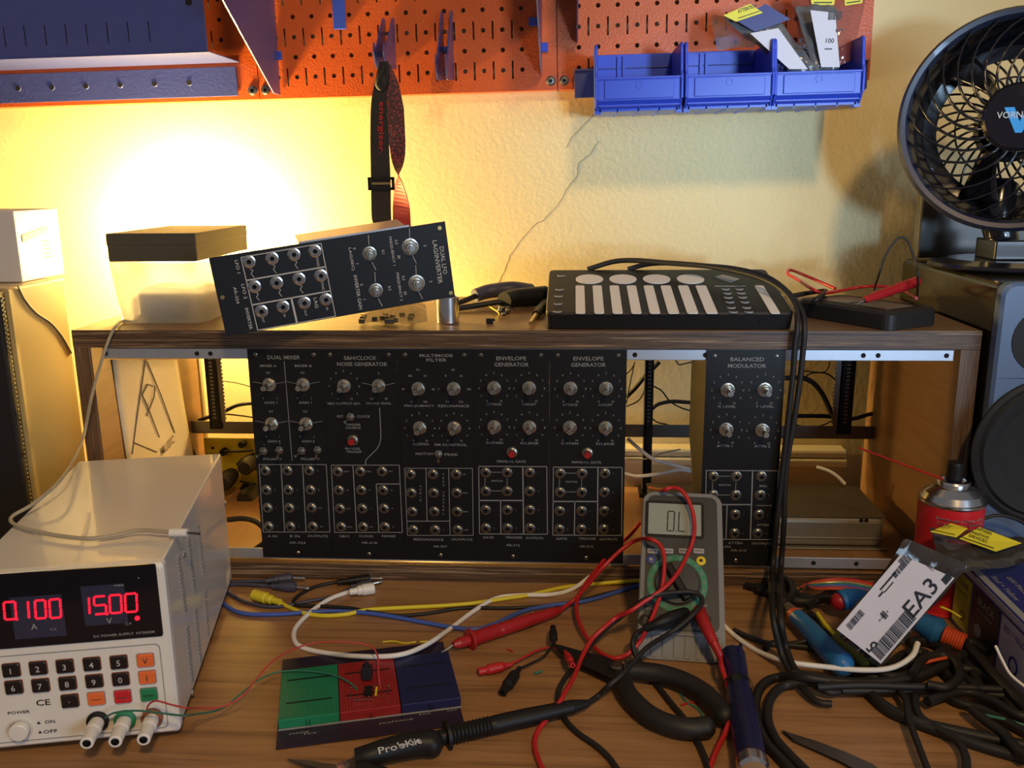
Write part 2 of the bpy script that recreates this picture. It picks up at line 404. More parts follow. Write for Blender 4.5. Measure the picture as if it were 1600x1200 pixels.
# ================================================================== SETTING
YW = .335                                                # back wall plane
H = .2905; D = .2727; T = .0195; W = .970                # rack cabinet
b = MB(); b.grid(lambda u, v: (-1.4+3.9*u, YW, -.8+2.6*v), 60, 40); wall = struct(b.build('wall_back', 'wall')); wall.data.polygons.foreach_set('use_smooth', [True]*len(wall.data.polygons))
b = MB()
for pts in ([(926, 179), (908, 200), (893, 215), (880, 236)], [(936, 220), (922, 240), (903, 256), (902, 272), (884, 299), (869, 323), (850, 344), (837, 350), (813, 377), (796, 401), (789, 422), (774, 452)]):
    C_ = [P(px, py, y=YW) for px, py in pts]
    R_ = []
    for i in range(len(C_)-1):
        for j in range(4): q = C_[i].lerp(C_[i+1], j/4); R_.append(q+Vector((random.uniform(-.0009, .0009), -.0001, random.uniform(-.0009, .0009))))
    b.tube(R_, .00035, 4, k=1)
cr = b.build('trim_1', 'crack', world=True); struct(cr, 'fine crack running down the yellow plaster wall')
b = MB(); b.box(-1.4, 2.5, -3.2, YW, -.80, -.76); struct(b.build('floor', 'floor'))
# workbench
t = thing('workbench', 'long brown woodgrain workbench carrying all the electronics', 'workbench', loc=(.5, 0, -.76))
MB().box(-1.2, 1.9, -.62, YW-.002, -.03, 0).build('tabletop', 'desk_wood', t, bevel=.002, world=True)
for x in (-1.12, 1.78):
    for y in (-.56, .22): MB().box(x, x+.05, y, y+.05, -.76, -.03).build('leg', 'steel_dark', t, world=True)

# ================================================================== RACK CABINET
t = thing('rack_cabinet', 'open plywood rack cabinet on the bench with striped ply edges, holding the black panels', 'cabinet', loc=(W/2, D/2, 0))
def board(name, x0, x1, y0, y1, z0, z1, edge, face, side=None):
    b = MB(); b.box(x0, x1, y0+.0004, y1, z0, z1, 0)
    b.box(x0, x1, y0, y0+.0004, z0, z1, 1); return b.build(name, [face, edge], t, world=True, bevel=.0006, seg=1)
board('top_board', 0, W, 0, D, H-T, H, 'ply_edge_h', 'ply_face')
board('bottom_board', T, W-T, 0, D, 0, T, 'ply_edge_h', 'ply_side_lit')
board('side_panel', 0, T, .0006, D, 0, H-T-.0003, 'ply_edge_v', 'ply_side_lit')
board('side_panel', W-T, W, .0006, D, 0, H-T-.0003, 'ply_edge_v', 'ply_side_lit')
def rail(z0, z1, flz):
    b = MB(); b.box(T+.012, W-T-.006, .0022, .0042, z0, z1); b.box(T+.012, W-T-.006, .0042, .016, flz, flz+.0016)
    o = b.build('mounting_rail', 'alu', t, world=True, bevel=.0005)
    for px in ((165, 308, 329, 424, 992, 1102, 1349, 1372, 1479) if z0 > .1 else (1271, 1338)):
        zc = (z0+z1)/2; x = P(px, 555 if z0 > .1 else 880, y=.0022).x
        MB().lathe([(0, .0003), (.0026, .0003), (.0026, 0)], (x, .0022, zc), (0, -1, 0), 12, m=0).build('screw_hole', 'dark_hole', o, world=True)
rail(.2585, .2700, .2686); rail(.0238, .0362, .0238)
# ================================================================== SYNTHESIZER MODULES
MW, MZ, MH = .0823, .0262, .2435
def f_pot(b):
    b.lathe([(.0075, 0), (.0075, .0006), (.0055, .0008)], n=20)
    b.lathe([(.0068, .0006), (.0068, .0026), (.0060, .0032), (.0042, .0032)], n=6, smooth=False)
    b.lathe([(.0043, .003), (.0043, .0072), (.0038, .0078), (0, .0078)], n=14)
def f_shaft(b):
    b.cyl((0, 0, .007), (0, 0, .0205), .0029, n=14); b.box(-.0029, .0029, -.0003, .0003, .0203, .0209, 1)
def f_jack(b):
    b.lathe([(.0060, 0), (.0060, .0007), (.0052, .0009)], n=20)
    b.lathe([(.0050, .0006), (.0050, .0022), (.0044, .0026), (.0036, .0026), (.0036, .0014), (.0034, .0014), (.0034, .0032), (.0030, .0036), (.0024, .0036), (.0022, .0006)], n=16, ms=[0, 0, 0, 1, 1, 0, 0, 0, 1])
    b.lathe([(.0023, .0009), (0, .0009)], n=12, m=1)
def f_toggle(b):
    b.lathe([(.0058, 0), (.0058, .0006)], n=16); b.lathe([(.0050, .0006), (.0050, .0024), (.0030, .0028), (.0030, .006), (.0014, .0064), (0, .0064)], n=6, smooth=False)
def f_lever(b): b.cyl((0, 0, .005), (-.0035, -.0025, .0150), .0011, .0016, n=10)
def f_lever2(b): b.cyl((0, 0, .005), (.0015, -.0045, .0150), .0011, .0016, n=10)
def f_button(b): b.lathe([(.0062, 0), (.0062, .0007), (.0055, .0007), (.0055, .0028), (.0042, .0034), (.0042, .006), (.0036, .006)], n=14)
def f_cap(b): b.cyl((0, 0, .0055), (0, 0, .0105), .0034, n=14)
def f_screw(b): b.lathe([(0, .0012), (.0014, .0011), (.0024, .0003), (.0024, 0)], n=12); b.box(-.002, .002, -.0003, .0003, .0008, .0013, 1)
def pot(t, p):
    o = inst('potentiometer', 'pot', f_pot, 'chrome', t, (p[0], p[1], 0), random.uniform(0, 1)); inst('shaft', 'shaft', f_shaft, ['chrome', 'steel_dark'], o, (0, 0, 0), random.uniform(0, 2))
def jack(t, p): inst('jack', 'jack', f_jack, ['nickel', 'dark_hole'], t, (p[0], p[1], 0))
def toggle(t, p, k=0):
    o = inst('toggle_switch', 'tog', f_toggle, 'nickel', t, (p[0], p[1], 0)); inst('lever', 'lever%d' % k, f_lever2 if k else f_lever, 'chrome', o, (0, 0, 0))
def button(t, p):
    o = inst('push_button', 'but', f_button, 'nickel', t, (p[0], p[1], 0)); c = inst('button_cap', 'cap', f_cap, 'red_plastic', o, (0, 0, 0)); c['label'] = 'red button cap'
def dial(b, p, r=.0165, names='0 1 2 3 4 5 6 7 8 9 10'):
    L = names.split()
    for i, s in enumerate(L):
        a = math.radians(243-i*306/(len(L)-1)); b.text(s, (p[0]+math.cos(a)*r, p[1]+math.sin(a)*r), .0023)
def module(x, Zf, label, group, items, circuit=True, screws=True):
    F = Frame((x, 0, MZ), (1, 0, 0), (0, 0, 1))
    t = thing('synthesizer_module', label, 'synthesizer module', F.M, group=group)
    MB().box(.00004, MW-.00004, 0, MH, -.002, 0).build('front_panel', 'black_panel', t, bevel=.0002, seg=1)
    if circuit:
        b = MB(); b.prism([(-.0025, .03), (-.0025, MH-.012), (-.135, MH-.016), (-.135, .112), (-.04, .03)], .003, .0052, M=Matrix(((0, 0, 1, 0), (0, 1, 0, 0), (1, 0, 0, 0), (0, 0, 0, 1))))
        b.box(.003, .016, .03, MH-.012, -.0042, -.0025)
        b.build('circuit_bracket', 'bracket_black', t)
    L = MB(); q = lambda a, c: F.loc(*Zf(a, c))
    for it in items:
        k = it[0]
        if k == 'T':
            p = q(it[2], it[3]); L.text(it[1], p, it[4], it[5] if len(it) > 5 else None, ang=it[6] if len(it) > 6 else 0)
        elif k == 'P':
            p = q(it[1], it[2]); pot(t, p)
            if len(it) > 3 and it[3] == 'd': dial(L, p)
            if len(it) > 3 and it[3] == 'w': L.bar((p[0]-.018, p[1]+.003), (p[0]-.008, p[1]+.001), .0004); L.bar((p[0]+.018, p[1]+.003), (p[0]+.008, p[1]+.001), .0004)
            if len(it) > 3 and it[3] not in 'dw': dial(L, p, names=it[3])
        elif k == 'J': p = q(it[1], it[2]); jack(t, p); L.text(it[3], (p[0]+.0095, p[1]), .0016) if len(it) > 3 and it[3] else None
        elif k == 'S': toggle(t, q(it[1], it[2]), it[3] if len(it) > 3 else 0)
        elif k == 'B': button(t, q(it[1], it[2]))
        elif k == 'L': L.frame_line([q(*p) for p in it[1]], it[2] if len(it) > 2 else .0006, close=len(it) > 3)
    L.build('lettering', 'print_white', t)
    if screws:
        for sx, sy in ((.009, MH-.006), (MW-.009, MH-.006), (MW/2, .006)): inst('screw', 'scr', f_screw, ['nickel', 'dark_hole'], t, (sx, sy, 0), random.uniform(0, 3))
    return t
Z2 = lambda x, y: (x/3.428+380, y/3.428+540)
Z3 = lambda x, y: (x/3.427+730, y/3.427+540)
Z4 = lambda x, y: (x/3.334+960, y/3.334+540)
X0 = .1958; PITCH_M = .0823; GR = None
TT = .0042
def jk(cols, ys, labels=()):
    return [('J', x+dx, y, (labels[i][j] if labels else '')) for i, (x, dx_) in enumerate(cols) for j, y in enumerate(ys) for dx in (dx_*j,)]
module(X0, Z2, 'black panel titled DUAL MIXER, leftmost in the rack row', GR,
  [('T', 'DUAL MIXER', 217, 63, TT, .036), ('T', 'MIXER A', 135, 108, .0026, .0185), ('T', 'MIXER B', 322, 108, .0026, .0185), ('T', '0.5', 133, 145, .0026), ('T', '0.5', 318, 145, .0026),
   ('P', 140, 208, 'w'), ('P', 322, 208, 'w'), ('P', 153, 418, 'w'), ('P', 338, 418, 'w'), ('T', '0', 108, 282, .0025), ('T', '1', 182, 282, .0025), ('T', '0', 291, 282, .0025), ('T', '1', 365, 282, .0025),
   ('T', 'GAIN 1', 148, 305, .0026, .0145), ('T', 'GAIN 1', 333, 305, .0026, .0145), ('T', '0.5', 150, 352, .0026), ('T', '0.5', 333, 352, .0026), ('T', '0', 124, 487, .0025), ('T', '1', 196, 487, .0025), ('T', '0', 305, 487, .0025), ('T', '1', 380, 487, .0025),
   ('T', 'GAIN 2', 165, 512, .0026, .0145), ('T', 'GAIN 2', 348, 512, .0026, .0145), ('S', 112, 561), ('S', 197, 557, 1), ('S', 316, 560), ('S', 402, 556, 1), ('T', 'POLARITY', 158, 607, .0026, .021), ('T', 'POLARITY', 360, 607, .0026, .021),
   ('T', '+', 112, 530, .0022), ('T', '+', 197, 527, .0022), ('T', '-', 88, 563, .0022), ('T', '-', 168, 563, .0022),
   ('L', [(220, 85), (262, 615)]), ('L', [(85, 637), (445, 637), (465, 998), (108, 998)], .0007, 1), ('L', [(203, 637), (222, 998)], .0009), ('L', [(318, 637), (337, 998)], .0009)]
  + jk([(120, 6), (238, 5.5), (355, 6.5)], (668, 772, 868, 968), (('1', '2', '3', '4'), ('1', '2', '3', '4'), ('A', 'B', 'A+B', 'A-B')))
  + [('T', 'A IN', 157, 1020, .0026, .0115), ('T', 'B IN', 277, 1020, .0026, .0115), ('T', 'OUTPUTS', 400, 1020, .0026, .0235), ('T', 'AR-323', 290, 1055, .0026, .019)])
module(X0+PITCH_M, Z2, 'black panel titled S&H/CLOCK NOISE GENERATOR with one red button', GR,
  [('T', 'S&H/CLOCK', 627, 66, TT, .036), ('T', 'NOISE GENERATOR', 637, 99, TT, .055), ('P', 541, 215, 'd'), ('P', 726, 215, 'w'), ('T', '3', 725, 148, .0026), ('T', '0.3', 690, 284, .0025), ('T', '30', 766, 284, .0025),
   ('T', 'S&H OUTPUT LEV.', 540, 310, .0026, .037), ('T', 'CLOCK FREQ.', 727, 310, .0026, .028), ('S', 578, 379), ('T', 'EXT.', 522, 379, .0028), ('T', 'CLOCK', 646, 379, .0028, .0145), ('T', 'TRIGGER', 588, 423, .0026, .0175), ('T', 'SOURCE', 588, 440, .0026, .0175),
   ('B', 589, 505), ('T', 'MANUAL', 588, 551, .0026, .017), ('T', 'TRIGGER', 594, 568, .0026, .0175),
   ('L', [(731, 335), (738, 490), (730, 530), (715, 555), (668, 600), (657, 612), (655, 640)], .0008), ('L', [(472, 640), (836, 640), (853, 1000), (490, 1000)], .0007, 1), ('L', [(588, 640), (608, 1000)], .0009), ('L', [(836, 741), (713, 741), (727, 1000)], .0009)]
  + jk([(508, 6), (628, 5), (745, 5)], (673, 773, 872, 970), (('GATE', 'IN', 'OUT', 'SYNC'), ('SYNC', '/\\/', '_|-|', 'PW'), ('FREQ', 'W', 'P', 'R')))
  + [('T', 'S&H', 541, 1020, .0026, .011), ('T', 'CLOCK', 659, 1020, .0026, .017), ('T', 'NOISE', 780, 1020, .0026, .0155), ('T', 'AR-318', 675, 1055, .0026, .018)])
module(X0+2*PITCH_M, Z2, 'black panel titled MULTIMODE FILTER with NOTCH and PEAK toggle', GR,
  [('T', 'MULTIMODE', 1033, 53, .0032, .036), ('T', 'FILTER', 1036, 77, .0032, .022), ('T', '(Fc)', 937, 130, .0026), ('T', '(Q)', 1124, 130, .0026), ('P', 938, 230, '16 64 256 1K 4K 16K'), ('P', 1128, 230, '0.5 2 8 32 128 512'),
   ('T', 'FREQUENCY', 944, 323, .0028, .033), ('T', 'RESONANCE', 1127, 323, .0028, .034), ('P', 946, 440, 'd'), ('P', 1131, 440, 'd'), ('T', 'AUDIO', 950, 527, .0028, .018), ('T', 'FM CONTROL', 1113, 531, .0028, .036),
   ('S', 1047, 578, 1), ('T', 'NOTCH', 970, 579, .0028, .019), ('T', 'PEAK', 1115, 583, .0028, .015), ('L', [(865, 657), (1228, 657), (1232, 1016), (880, 1016)], .0006, 1), ('L', [(979, 657), (985, 940), (1105, 940)], .0007), ('L', [(1101, 657), (1108, 1016)], .0007), ('L', [(878, 940), (985, 940)], .0007)]
  + jk([(896, 5), (1016, 4), (1140, 3)], (688, 788, 888, 986), (('', '', '', ''), ('', '', '', '2'), ('BP', 'HIGH', 'BAND', 'LOW')))
  + [('T', c, 1073, 690+i*19, .0022) for i, c in enumerate('FREQ CONTROL') if c != ' '] + [('T', c, 950, 752+i*19, .0022) for i, c in enumerate('AUDIO')]
  + [('T', 'RESONANCE', 994, 1038, .0028, .034), ('T', 'OUTPUTS', 1172, 1038, .0026, .024), ('T', 'AR-327', 1055, 1075, .0026, .016)])
EG = [('T', 'ENVELOPE', 236, 68, TT, .032), ('T', 'GENERATOR', 237, 101, TT, .037), ('P', 144, 226, 'd'), ('P', 332, 226, 'd'), ('P', 145, 434, 'd'), ('P', 334, 436, 'd'), ('T', 'ATTACK', 145, 314, .0026, .0165), ('T', 'DECAY', 333, 314, .0026, .0145),
      ('T', 'SUSTAIN', 146, 520, .0026, .0185), ('T', 'RELEASE', 334, 522, .0026, .0195), ('B', 241, 570), ('T', 'MANUAL GATE', 237, 620, .0028, .0315),
      ('L', [(62, 646), (426, 648), (430, 1010), (66, 1008)], .0008, 1), ('L', [(298, 646), (302, 1010)], .0012), ('L', [(64, 829), (298, 829)], .0012), ('L', [(179, 829), (180, 1008)], .0010),
      ('L', [(97, 678), (213, 678), (214, 778), (94, 778)], .0005, 1), ('T', 'PATCH', 160, 724, .0022, .012)]
EG += jk([(98, 0.5), (213, 1), (334, .7)], (679, 779, 879, 976), (('', '', '1', '2'), ('', '', '1', '2'), ('1', '2', '3', '4')))
EG += [('T', 'GATE', 113, 1027, .0026, .012), ('T', 'TRIGGER', 250, 1027, .0026, .0195), ('T', 'OUTPUTS', 360, 1030, .0026, .0195), ('T', 'AR-312', 245, 1068, .0026, .0155)]
e1_ = module(X0+3*PITCH_M, Z3, 'black panel titled ENVELOPE GENERATOR, beside the MULTIMODE FILTER panel', 'envelope generator panels in the rack', EG)
F5 = Frame((X0+4*PITCH_M, 0, MZ), (1, 0, 0), (0, 0, 1))
copy_tree(e1_, F5.M, label='black panel titled ENVELOPE GENERATOR, right one of the two, beside the open gap')
XB = P(1104, 552, y=0).x
module(XB, Z4, 'black panel titled BALANCED MODULATOR standing apart behind the multimeter', GR,
  [('T', 'BALANCED', 692, 71, TT, .035), ('T', 'MODULATOR', 690, 105, TT, .0395), ('P', 590, 230, 'd'), ('P', 783, 229, 'd'), ('P', 582, 436, 'd'), ('P', 771, 440, 'd'), ('T', 'X LEVEL', 585, 317, .0026, .0195), ('T', 'Y LEVEL', 783, 317, .0026, .0195),
   ('T', 'ATTN 1', 573, 522, .0028, .0165), ('T', 'ATTN 2', 770, 524, .0028, .0165), ('L', [(478, 650), (855, 652), (838, 1010), (473, 1008)], .0008, 1), ('L', [(720, 650), (708, 1008)], .0012), ('L', [(478, 828), (716, 828)], .0012), ('L', [(587, 830), (581, 1008)], .001),
   ('L', [(512, 680), (635, 680), (629, 778), (510, 778)], .0005, 1), ('T', 'PATCH', 575, 726, .0022, .012), ('T', 'MOD.', 776, 731, .0024, .0085), ('L', [(738, 833), (820, 833)], .0005), ('T', 'ATTEN', 772, 934, .0024, .0125)]
  + jk([(514, -1), (634, -3), (764, -6)], (682, 779, 880, 977), (('', '', '1', '2'), ('', '', '1', '2'), ('1', '2', '1', '2')))
  + [('T', 'MOD.', 525, 1027, .0026, .009), ('T', 'INPUTS', 565, 1047, .0026, .017), ('T', 'ATTEN', 629, 1028, .0026, .0155), ('T', 'OUTPUTS', 768, 1031, .0026, .022), ('T', 'AR-315', 646, 1066, .0026, .017)])

# ---- the loose module lying tilted on top of the cabinet
ex = Vector((.936, .3292, .1245)).normalized(); ey = Vector((-.0926, -.1111, .9895))
FL = Frame((.1934, -.0492, .2925), ex, ey)
t = thing('synthesizer_module', 'loose black panel titled DUAL LFO LAG/INVERTER, lying sideways on the cabinet top', 'synthesizer module', FL.M)
Z5 = lambda x, y: (x/3.81+320, y/3.81+330)
MB().box(0, MH, 0, MW, -.002, 0).build('front_panel', 'navy_panel', t, bevel=.0004, seg=1)
b = MB(); b.box(.09, .205, MW-.004, MW-.0022, -.085, -.002); b.box(.09, .205, MW-.0035, MW+.0018, -.004, -.0022); b.build('circuit_bracket', 'alu', t)
b = MB(); b.box(.075, .215, .012, .0136, -.090, -.006)
b.build('circuit_board', 'pcb_green', t)
L = MB(); q = lambda x, y: FL.loc(*Z5(x, y))
A90 = -math.pi/2
for s, x, y, h, wd in (('DUAL LFO', 1420, 292, .0048, .030), ('LAG/INVERTER', 1385, 303, .0048, .047), ('FREQUENCY 1', 1115, 238, .0032, .031), ('FREQUENCY 2', 1158, 450, .0032, .031), ('0.3', 1140, 183, .003, None), ('30', 1155, 272, .003, None), ('3', 1310, 205, .003, None),
                       ('0.3', 1182, 397, .003, None), ('30', 1193, 487, .003, None), ('3', 1345, 418, .003, None), ('0.1', 1062, 242, .003, None), ('0.5', 1100, 458, .003, None), ('0', 890, 222, .003, None), ('1', 908, 312, .003, None), ('LAG(SEC)', 872, 285, .0036, .024),
                       ('0', 932, 438, .003, None), ('1', 952, 525, .003, None), ('INVERTER GAIN', 912, 483, .0036, .037), ('LFO 1', 195, 330, .0032, .0135), ('LFO 2', 235, 478, .0032, .0155), ('AR-324', 188, 500, .003, .0175), ('INVERTER', 262, 640, .0032, .023),
                       ('SYNC', 672, 302, .0026, .010), ('SYNC', 702, 443, .0026, .010), ('LAG', 662, 545, .0034, .011), ('OUT', 600, 605, .0022, None), ('IN', 728, 580, .0022, None), ('IN', 475, 620, .0022, None), ('OUT', 347, 645, .0022, None)):
    L.text(s, q(x, y), h, wd, ang=A90)
L.frame_line([q(215, 275), q(692, 192), q(778, 625), q(315, 708)], .0009, close=True)
for a, c, wd in (((248, 412), (720, 330), .0014), ((282, 558), (748, 474), .0014), ((515, 518), (548, 662), .002)): L.bar(q(*a), q(*c), wd)
for x, y in ((283, 372), (415, 345), (545, 320), (315, 510), (448, 485), (575, 465)):
    c0 = q(x, y); L.frame_line([(c0[0]-.001, c0[1]+.005), (c0[0]+.0012, c0[1]+.003), (c0[0]-.0012, c0[1]), (c0[0]+.001, c0[1]-.004)], .0006)
L.build('lettering', 'print_bright', t)
for x, y in ((980, 252), (1018, 470), (1222, 212), (1260, 428)):
    p = q(x, y); big = x > 1100
    K = MB(); K.bar((p[0]+.002, p[1]+.019), (p[0]+.001, p[1]+.009), .0006); K.bar((p[0]+.004, p[1]-.018), (p[0]+.001, p[1]-.009), .0006); K.build('dial_mark', 'print_bright', t)
    o = inst('potentiometer', 'pot', f_pot, 'silver', t, (p[0], p[1], 0), .3)
    if big: o.scale = (1.2, 1.2, 1)
    inst('shaft', 'shaft2', lambda b: (b.cyl((0, 0, .006), (0, 0, .0110), .0022, n=12)), 'brass' if big else 'silver', o, (0, 0, 0))
for x, y in ((262, 300), (400, 280), (530, 257), (655, 237), (295, 448), (427, 425), (560, 402), (690, 382), (337, 595), (465, 568), (592, 545), (720, 525)):
    p = q(x, y); inst('jack', 'jackL', lambda b: (b.lathe([(.0066, 0), (.0066, .0007), (.0058, .0009)], n=20), f_jack(b)), ['silver', 'dark_hole'], t, (p[0], p[1], 0))
for x, y in ((1398, 100), (1465, 486), (105, 513)):
    p = q(x, y); MB().lathe([(0, .0003), (.0022, .0003), (.0022, 0)], (p[0], p[1], 0), n=12).build('mounting_hole', 'brass', t)
# ================================================================== PEGBOARDS ON THE WALL
TI = .0145
def wallframe(x, y, z): return Frame((x, y, z), (1, 0, TI), (-TI, 0, 1))
PO = Vector((.1238, .315, .5553)); PW = .4052
def cell(b, x0, x1, y0, y1, cx, cy, rx, ry, n=8, slot=False):
    if slot: inner = [(cx-rx, cy-ry), (cx+rx, cy-ry), (cx+rx, cy+ry), (cx-rx, cy+ry)]; outer = [(x0, y0), (x1, y0), (x1, y1), (x0, y1)]; n = 4
    else:
        inner = []; outer = []
        for i in range(n):
            a = 2*math.pi*(i+.5)/n; c, s_ = math.cos(a), math.sin(a); inner.append((cx+rx*c, cy+ry*s_))
        outer = [None]*n
        for i in range(n):
            a = 2*math.pi*(i+.5)/n; c, s_ = math.cos(a), math.sin(a)
            tx = (x1-cx if c > 0 else cx-x0)/abs(c); ty = (y1-cy if s_ > 0 else cy-y0)/abs(s_)
            if abs(tx/((x1-x0)/2)) < 0: pass
            q = (cx+(x1-x0)/2*(1 if c > 0 else -1) if abs(c) > .6 or abs(abs(c)-abs(s_)) < .01 else cx+(x1-x0)/2*c/abs(s_)*.42, cy+(y1-y0)/2*(1 if s_ > 0 else -1) if abs(s_) > .6 or abs(abs(c)-abs(s_)) < .01 else cy+(y1-y0)/2*s_/abs(c)*.42)
            outer[i] = q
    if slot:
        b.add([(p[0], p[1], 0) for p in outer+inner], [(i, (i+1) % 4, 4+(i+1) % 4, 4+i) for i in range(4)]); return
    # corners explicit
    V = [(x1, cy, 0), (x1, y1, 0), (cx, y1, 0), (x0, y1, 0), (x0, cy, 0), (x0, y0, 0), (cx, y0, 0), (x1, y0, 0)]
    I = [(cx+rx*math.cos(math.pi/4*i), cy+rx*math.sin(math.pi/4*i), 0) for i in range(8)]
    b.add(V+I, [(i, (i+1) % 8, 8+(i+1) % 8, 8+i) for i in range(8)])
def pegboard(k, label):
    Fp = wallframe(*(PO+Vector((PW*k, 0, TI*PW*k)))); t = thing('pegboard', label, 'pegboard', Fp.M, group=None)
    b = MB(); NX, NY = 14, 15; xs = .028; w_ = PW-.001; ytop = .012+.0254*NY+.0127+.010
    y0 = .0143
    b.add([(0, 0, 0), (w_, 0, 0), (w_, y0, 0), (0, y0, 0)], [(0, 1, 2, 3)])
    ye = y0+.0254*NY; xe = xs+13*.0254+.0076
    b.add([(0, y0, 0), (xs-.0076, y0, 0), (xs-.0076, ye, 0), (0, ye, 0)], [(0, 1, 2, 3)]); b.add([(xe, y0, 0), (w_, y0, 0), (w_, ye, 0), (xe, ye, 0)], [(0, 1, 2, 3)])
    for j in range(NY):
        a, c = y0+.0254*j, y0+.0254*(j+1)
        for i in range(NX):
            xc = xs+.0254*i; cell(b, xc-.0076, xc+.0076, a, c, xc, (a+c)/2, .0031, .0031)
            if i < NX-1:
                if j % 2 == 0: cell(b, xc+.0076, xc+.0178, a, c, xc+.0127, (a+c)/2, .0012, .0115, slot=True)
                else: b.add([(xc+.0076, a, 0), (xc+.0178, a, 0), (xc+.0178, c, 0), (xc+.0076, c, 0)], [(0, 1, 2, 3)])
    b.build('perforated_sheet', 'peg_orange', t, solid=.0012)
    b = MB(); b.box(0, w_, 0, .0012, -.0195, 0); b.build('bottom_lip', 'peg_orange', t)
    for x in (0, w_-.0012): b = MB(); b.box(x, x+.0012, 0, ye, -.0195, -.0002); b.build('side_flange', 'peg_orange', t)
    for x in (.0085, w_-.0085):
        b = MB(); b.lathe([(.0062, 0), (.0062, .0012), (.0045, .0022), (.0022, .0024), (.0022, .001), (0, .001)], (x, .0115, .0004), n=14, ms=[1, 0, 0, 1, 1]); b.build('screw', ['steel_dark', 'dark_hole'], t)
    return t
pegboard(-1, 'orange perforated steel wall panel, left one, mostly behind the big blue shelf')
pegboard(0, 'orange perforated steel wall panel, middle one, where the lanyard hangs')
pegboard(1, 'orange perforated steel wall panel, right one, behind the blue plastic bins')
# blue shelf on the left panel
t = thing('wall_shelf', 'long blue steel wall shelf on the left orange panel at the top left', 'shelf', loc=(-.1, .313, .56))
Fs = wallframe(.0945, .3135, .560)
b = MB(); b.box(-.75, 0, 0, .038, 0, .0015); o = b.build('back_flange', 'blue_steel', t, bevel=.0005); o.matrix_local = ROOTM[t.name].inverted() @ Fs.M
fl = o
for i in range(13):
    q = MB(); q.lathe([(0, .0022), (.0036, .0022), (.0044, .0014)], (-.0665-.0485*i+.0, .019, 0), n=12, ms=[0, 1]); r_ = q.build('hole', ['dark_hole', 'blue_steel'], fl)
Fs2 = wallframe(.100, .2045, .603)
b = MB(); b.box(-.76, 0, 0, .0015, -.108, 0); o = b.build('shelf_underside', 'blue_steel', t, bevel=.0004); o.matrix_local = ROOTM[t.name].inverted() @ Fs2.M
b = MB(); b.box(-.76, 0, 0, .16, 0, .0014); b.box(-.76, 0, -.0008, .001, .0, .0022); o = b.build('front_panel', 'blue_steel', t, bevel=.0004); o.matrix_local = ROOTM[t.name].inverted() @ Fs2.M
fp = o
for i in range(24): q = MB(); q.box(-.072-.0265*i, -.0710-.0265*i, .014, .038, .0012, .0018); q.build('slot', 'dark_hole', fp)
q = MB(); q.lathe([(0, .0018), (.004, .0018), (.0046, .0012)], (-.018, .058, 0), n=12); q.build('hole', 'dark_hole', fp)
def plate(name, label, poly, x, th, mt='blue_steel', cat='bracket'):
    """thin vertical plate standing out from the wall; poly of (y,z)"""
    b = MB(); b.prism(poly, -th/2, th/2, M=Matrix(((0, 0, 1, x), (1, 0, 0, 0), (0, 1, 0, 0), (0, 0, 0, 1)))); o = b.build(name, mt, world=True, bevel=.0004); return tag(o, label, cat)
plate('shelf_bracket', 'dark blue steel bracket plate at the left edge of the middle orange panel', [(.313, .5605), (.286, .5605), (.126, .648), (.126, .80), (.313, .80)], .152, .0016)
xa = P(846, 60, y=.31).x
plate('shelf_bracket', 'dark blue steel bracket plate at the right edge of the middle orange panel', [(.313, .580), (.285, .585), (.13, .66), (.13, .80), (.313, .80)], xa, .0016)
xb2 = P(902, 60, y=.31).x
plate('shelf_bracket', 'dark blue triangular bracket plate at the left of the bin panel', [(.313, .6195), (.29, .622), (.16, .700), (.16, .80), (.313, .80)], xb2, .0016)
for i, (px, py, wpx, hpx, nm) in enumerate(((427, 87, 26, 14, 'small blue steel tab at the left bracket of the middle panel'), (530, 20, 17, 52, 'blue steel tab hanging high on the middle panel'), (835, 34, 18, 14, 'upper small blue tab beside the right bracket'), (851, 74, 11, 15, 'lower small blue tab beside the right bracket'), (609, 85, 14, 9, 'small blue tab beside the lanyard hook'), (699, 77, 12, 9, 'small blue tab beside the empty hook'))):
    A = P(px-wpx/2, py+hpx/2, y=.3115); B_ = P(px+wpx/2, py-hpx/2, y=.3115)
    tag(MB().box(A.x, B_.x, .3095, .3135, A.z, B_.z).build('steel_tab', 'blue_plastic', world=True, bevel=.0008), nm, 'hook')
def hook(px, py0, py1, label):
    t = thing('pegboard_hook', label, 'hook', loc=P(px, py1, y=.31))
    for dx in (0, .0125):
        x = P(px, 60, y=.27).x+dx; z1 = P(px, py0, y=.27).z; z0 = P(px, py1, y=.27).z
        b = MB(); b.prism([(.313, z0+.006), (.313, z1), (.300, z1), (.245, z0+.022), (.236, z0+.030), (.232, z0+.018), (.245, z0)], -.0008, .0008, M=Matrix(((0, 0, 1, x), (1, 0, 0, 0), (0, 1, 0, 0), (0, 0, 0, 1))))
        b.build('hook_blade', 'blue_steel', t, world=True, bevel=.0004)
hook(592, 22, 110, 'blue double steel hook holding the lanyard on the middle panel')
hook(686, 10, 128, 'empty blue double steel hook right of the lanyard')
